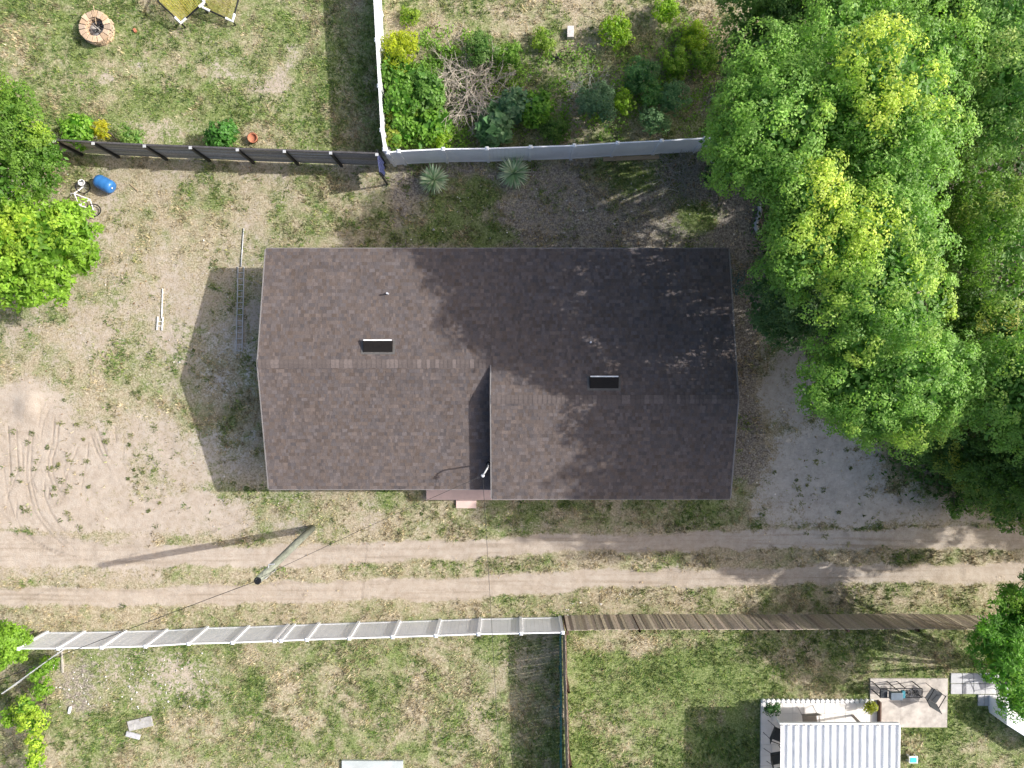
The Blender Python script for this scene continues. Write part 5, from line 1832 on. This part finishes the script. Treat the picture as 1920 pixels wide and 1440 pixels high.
# black cooking stand with two burners
def cook():
    z = .78
    a, b = P(1650, 1291, z), P(1729, 1308, z)
    o = thing('cooking_stand', 'black outdoor cooking stand with two burners on the concrete pad', 'grill', (a.x, b.y, .055))
    for x in (a.x + .02, a.x + (b.x - a.x) * .38, a.x + (b.x - a.x) * .62, b.x - .02):
        for y in (a.y - .02, b.y + .02):
            MB().tube([(x, y, .05), (x, y, z)], .022, 7).build('leg', BLACKMETAL, o)
    m = MB()
    for p, q in (((a.x, a.y), (b.x, a.y)), ((a.x, b.y), (b.x, b.y)), ((a.x, a.y), (a.x, b.y)), ((b.x, a.y), (b.x, b.y))):
        m.tube([(*p, z), (*q, z)], .02, 6)
    m.build('top_frame', BLACKMETAL, o)
    MB().box((a.x + .01, b.y + .01, z + .001), (a.x + .30, a.y - .03, z + .05)).build('side_shelf', CHARCOAL, o)
    MB().box((a.x + .36, b.y - .02, z + .01), (a.x + .88, a.y - .10, z + .22)).build('griddle_box', mat('grey_blue_metal', (.16, .20, .24), .4, .2, 5, metal=.4), o, bevel=.02)
    MB().box((a.x + .90, b.y + .03, z + .005), (a.x + 1.03, a.y - .06, z + .12)).build('gas_tin', mat('teal_tin', (.05, .25, .32), .4, .4, 9), o)
    for k in (1.18, 1.52):
        cx, cy = a.x + k, (a.y + b.y) / 2
        m = MB()
        for r_ in (.14, .09):
            ring = [(cx + r_ * math.cos(t), cy + r_ * math.sin(t), z + .02) for t in [2 * math.pi * j / 16 for j in range(17)]]
            m.tube(ring, .016, 5, cap=False)
        for t in (0, 1.05, 2.1):
            m.tube([(cx - .16 * math.cos(t), cy - .16 * math.sin(t), z + .035), (cx + .16 * math.cos(t), cy + .16 * math.sin(t), z + .035)], .012, 5)
        m.lathe((cx, cy, z - .04), [(.05, 0), (.06, .04), (.03, .06)], 10)
        m.build('burner', BLACKMETAL, o)
cook()

# teal and white step stool
c = P(1713, 1425, .25)
st = thing('step_stool', 'small white and teal plastic stool right of the canopy', 'stool', (c.x, c.y, 0))
MB().box((c.x - .20, c.y - .16, .20), (c.x + .20, c.y + .16, .25)).build('stool_top', WHITEPAINT, st, bevel=.03)
MB().box((c.x - .15, c.y - .11, .251), (c.x + .13, c.y + .11, .262)).build('grip_pad', TEALPLASTIC, st)
for sx in (-1, 1):
    for sy in (-1, 1):
        MB().box((c.x + sx * .15 - .03, c.y + sy * .11 - .03, 0), (c.x + sx * .15 + .03, c.y + sy * .11 + .03, .21)).build('leg', WHITEPAINT, st)

# raised white plank deck at the right edge
def deck():
    z = 1.15
    a, b, c, d = P(1888, 1327, z), P(1888, 1359, z), P(1990, 1424, z), P(1990, 1392, z)
    o = thing('plank_deck', 'raised white plank deck at the lower right picture edge', 'deck', (b.x, b.y, 0))
    n = 5
    for k in range(n):
        t0, t1 = k / n + .006, (k + 1) / n - .006
        p = [a.lerp(b, t0), a.lerp(b, t1), d.lerp(c, t1), d.lerp(c, t0)]
        m = MB()
        m.hexa([Vector((q.x, q.y, z - .03)) for q in p] + [Vector((q.x, q.y, z)) for q in p])
        m.build('plank', VINYL, o)
    for q, r_ in ((a, b), (b, c), (a, d)):
        MB().slab(q, r_, .03, -.05, z - .031).build('skirt', VINYL, o)
    r0, r1 = P(1889, 1290, 1.0), P(1889, 1326, 1.0)
    MB().slab(r0, r1, .1, .95, 1.02).build('hand_rail', VINYL, o)
    for q in (r0, r1):
        MB().box((q.x - .04, q.y - .04, -.05), (q.x + .04, q.y + .04, .95)).build('rail_post', VINYL, o)
deck()

# chain-link fence on the lower left
def chainlink():
    a, b = P(112, 1222, 1.2), P(70, 1470, 1.2)
    k = P(4, 1300, 1.2)
    o = thing('chain_link_fence', 'sagging chain link fence carrying vines at the lower left', 'fence', (a.x, a.y, 0))
    for p, q in ((a, k),):
        L = (q - p).length
        d = (q - p) / L
        for t in np.linspace(0, 1, 3):
            w = p.lerp(q, t)
            MB().tube([(w.x, w.y, -.05), (w.x, w.y, 1.22)], .03, 8).build('post', GREYMETAL, o)
        MB().tube([p, q], .022, 8).build('top_rail', GREYMETAL, o)
        m = MB()
        s = 0
        while s < L + 1.1:
            for sg in (1, -1):
                # diagonal wire clipped to the panel
                t0, t1 = (s - 1.1, s) if sg > 0 else (s, s - 1.1)
                p0, p1 = Vector((t0, 0.05, 0)), Vector((t1, 1.15, 0))
                lo, hi = 0.0, 1.0
                f = lambda u_: (t0 + (t1 - t0) * u_)
                us = [u_ for u_ in np.linspace(0, 1, 23) if 0 <= f(u_) <= L]
                if len(us) > 1:
                    A, B = us[0], us[-1]
                    m.tube([p + d * f(A) + Vector((0, 0, .05 + 1.1 * A - 1.2)), p + d * f(B) + Vector((0, 0, .05 + 1.1 * B - 1.2))], .003, 3, cap=False)
            s += .075
        m.build('wire_mesh', GREYMETAL, o)
chainlink()
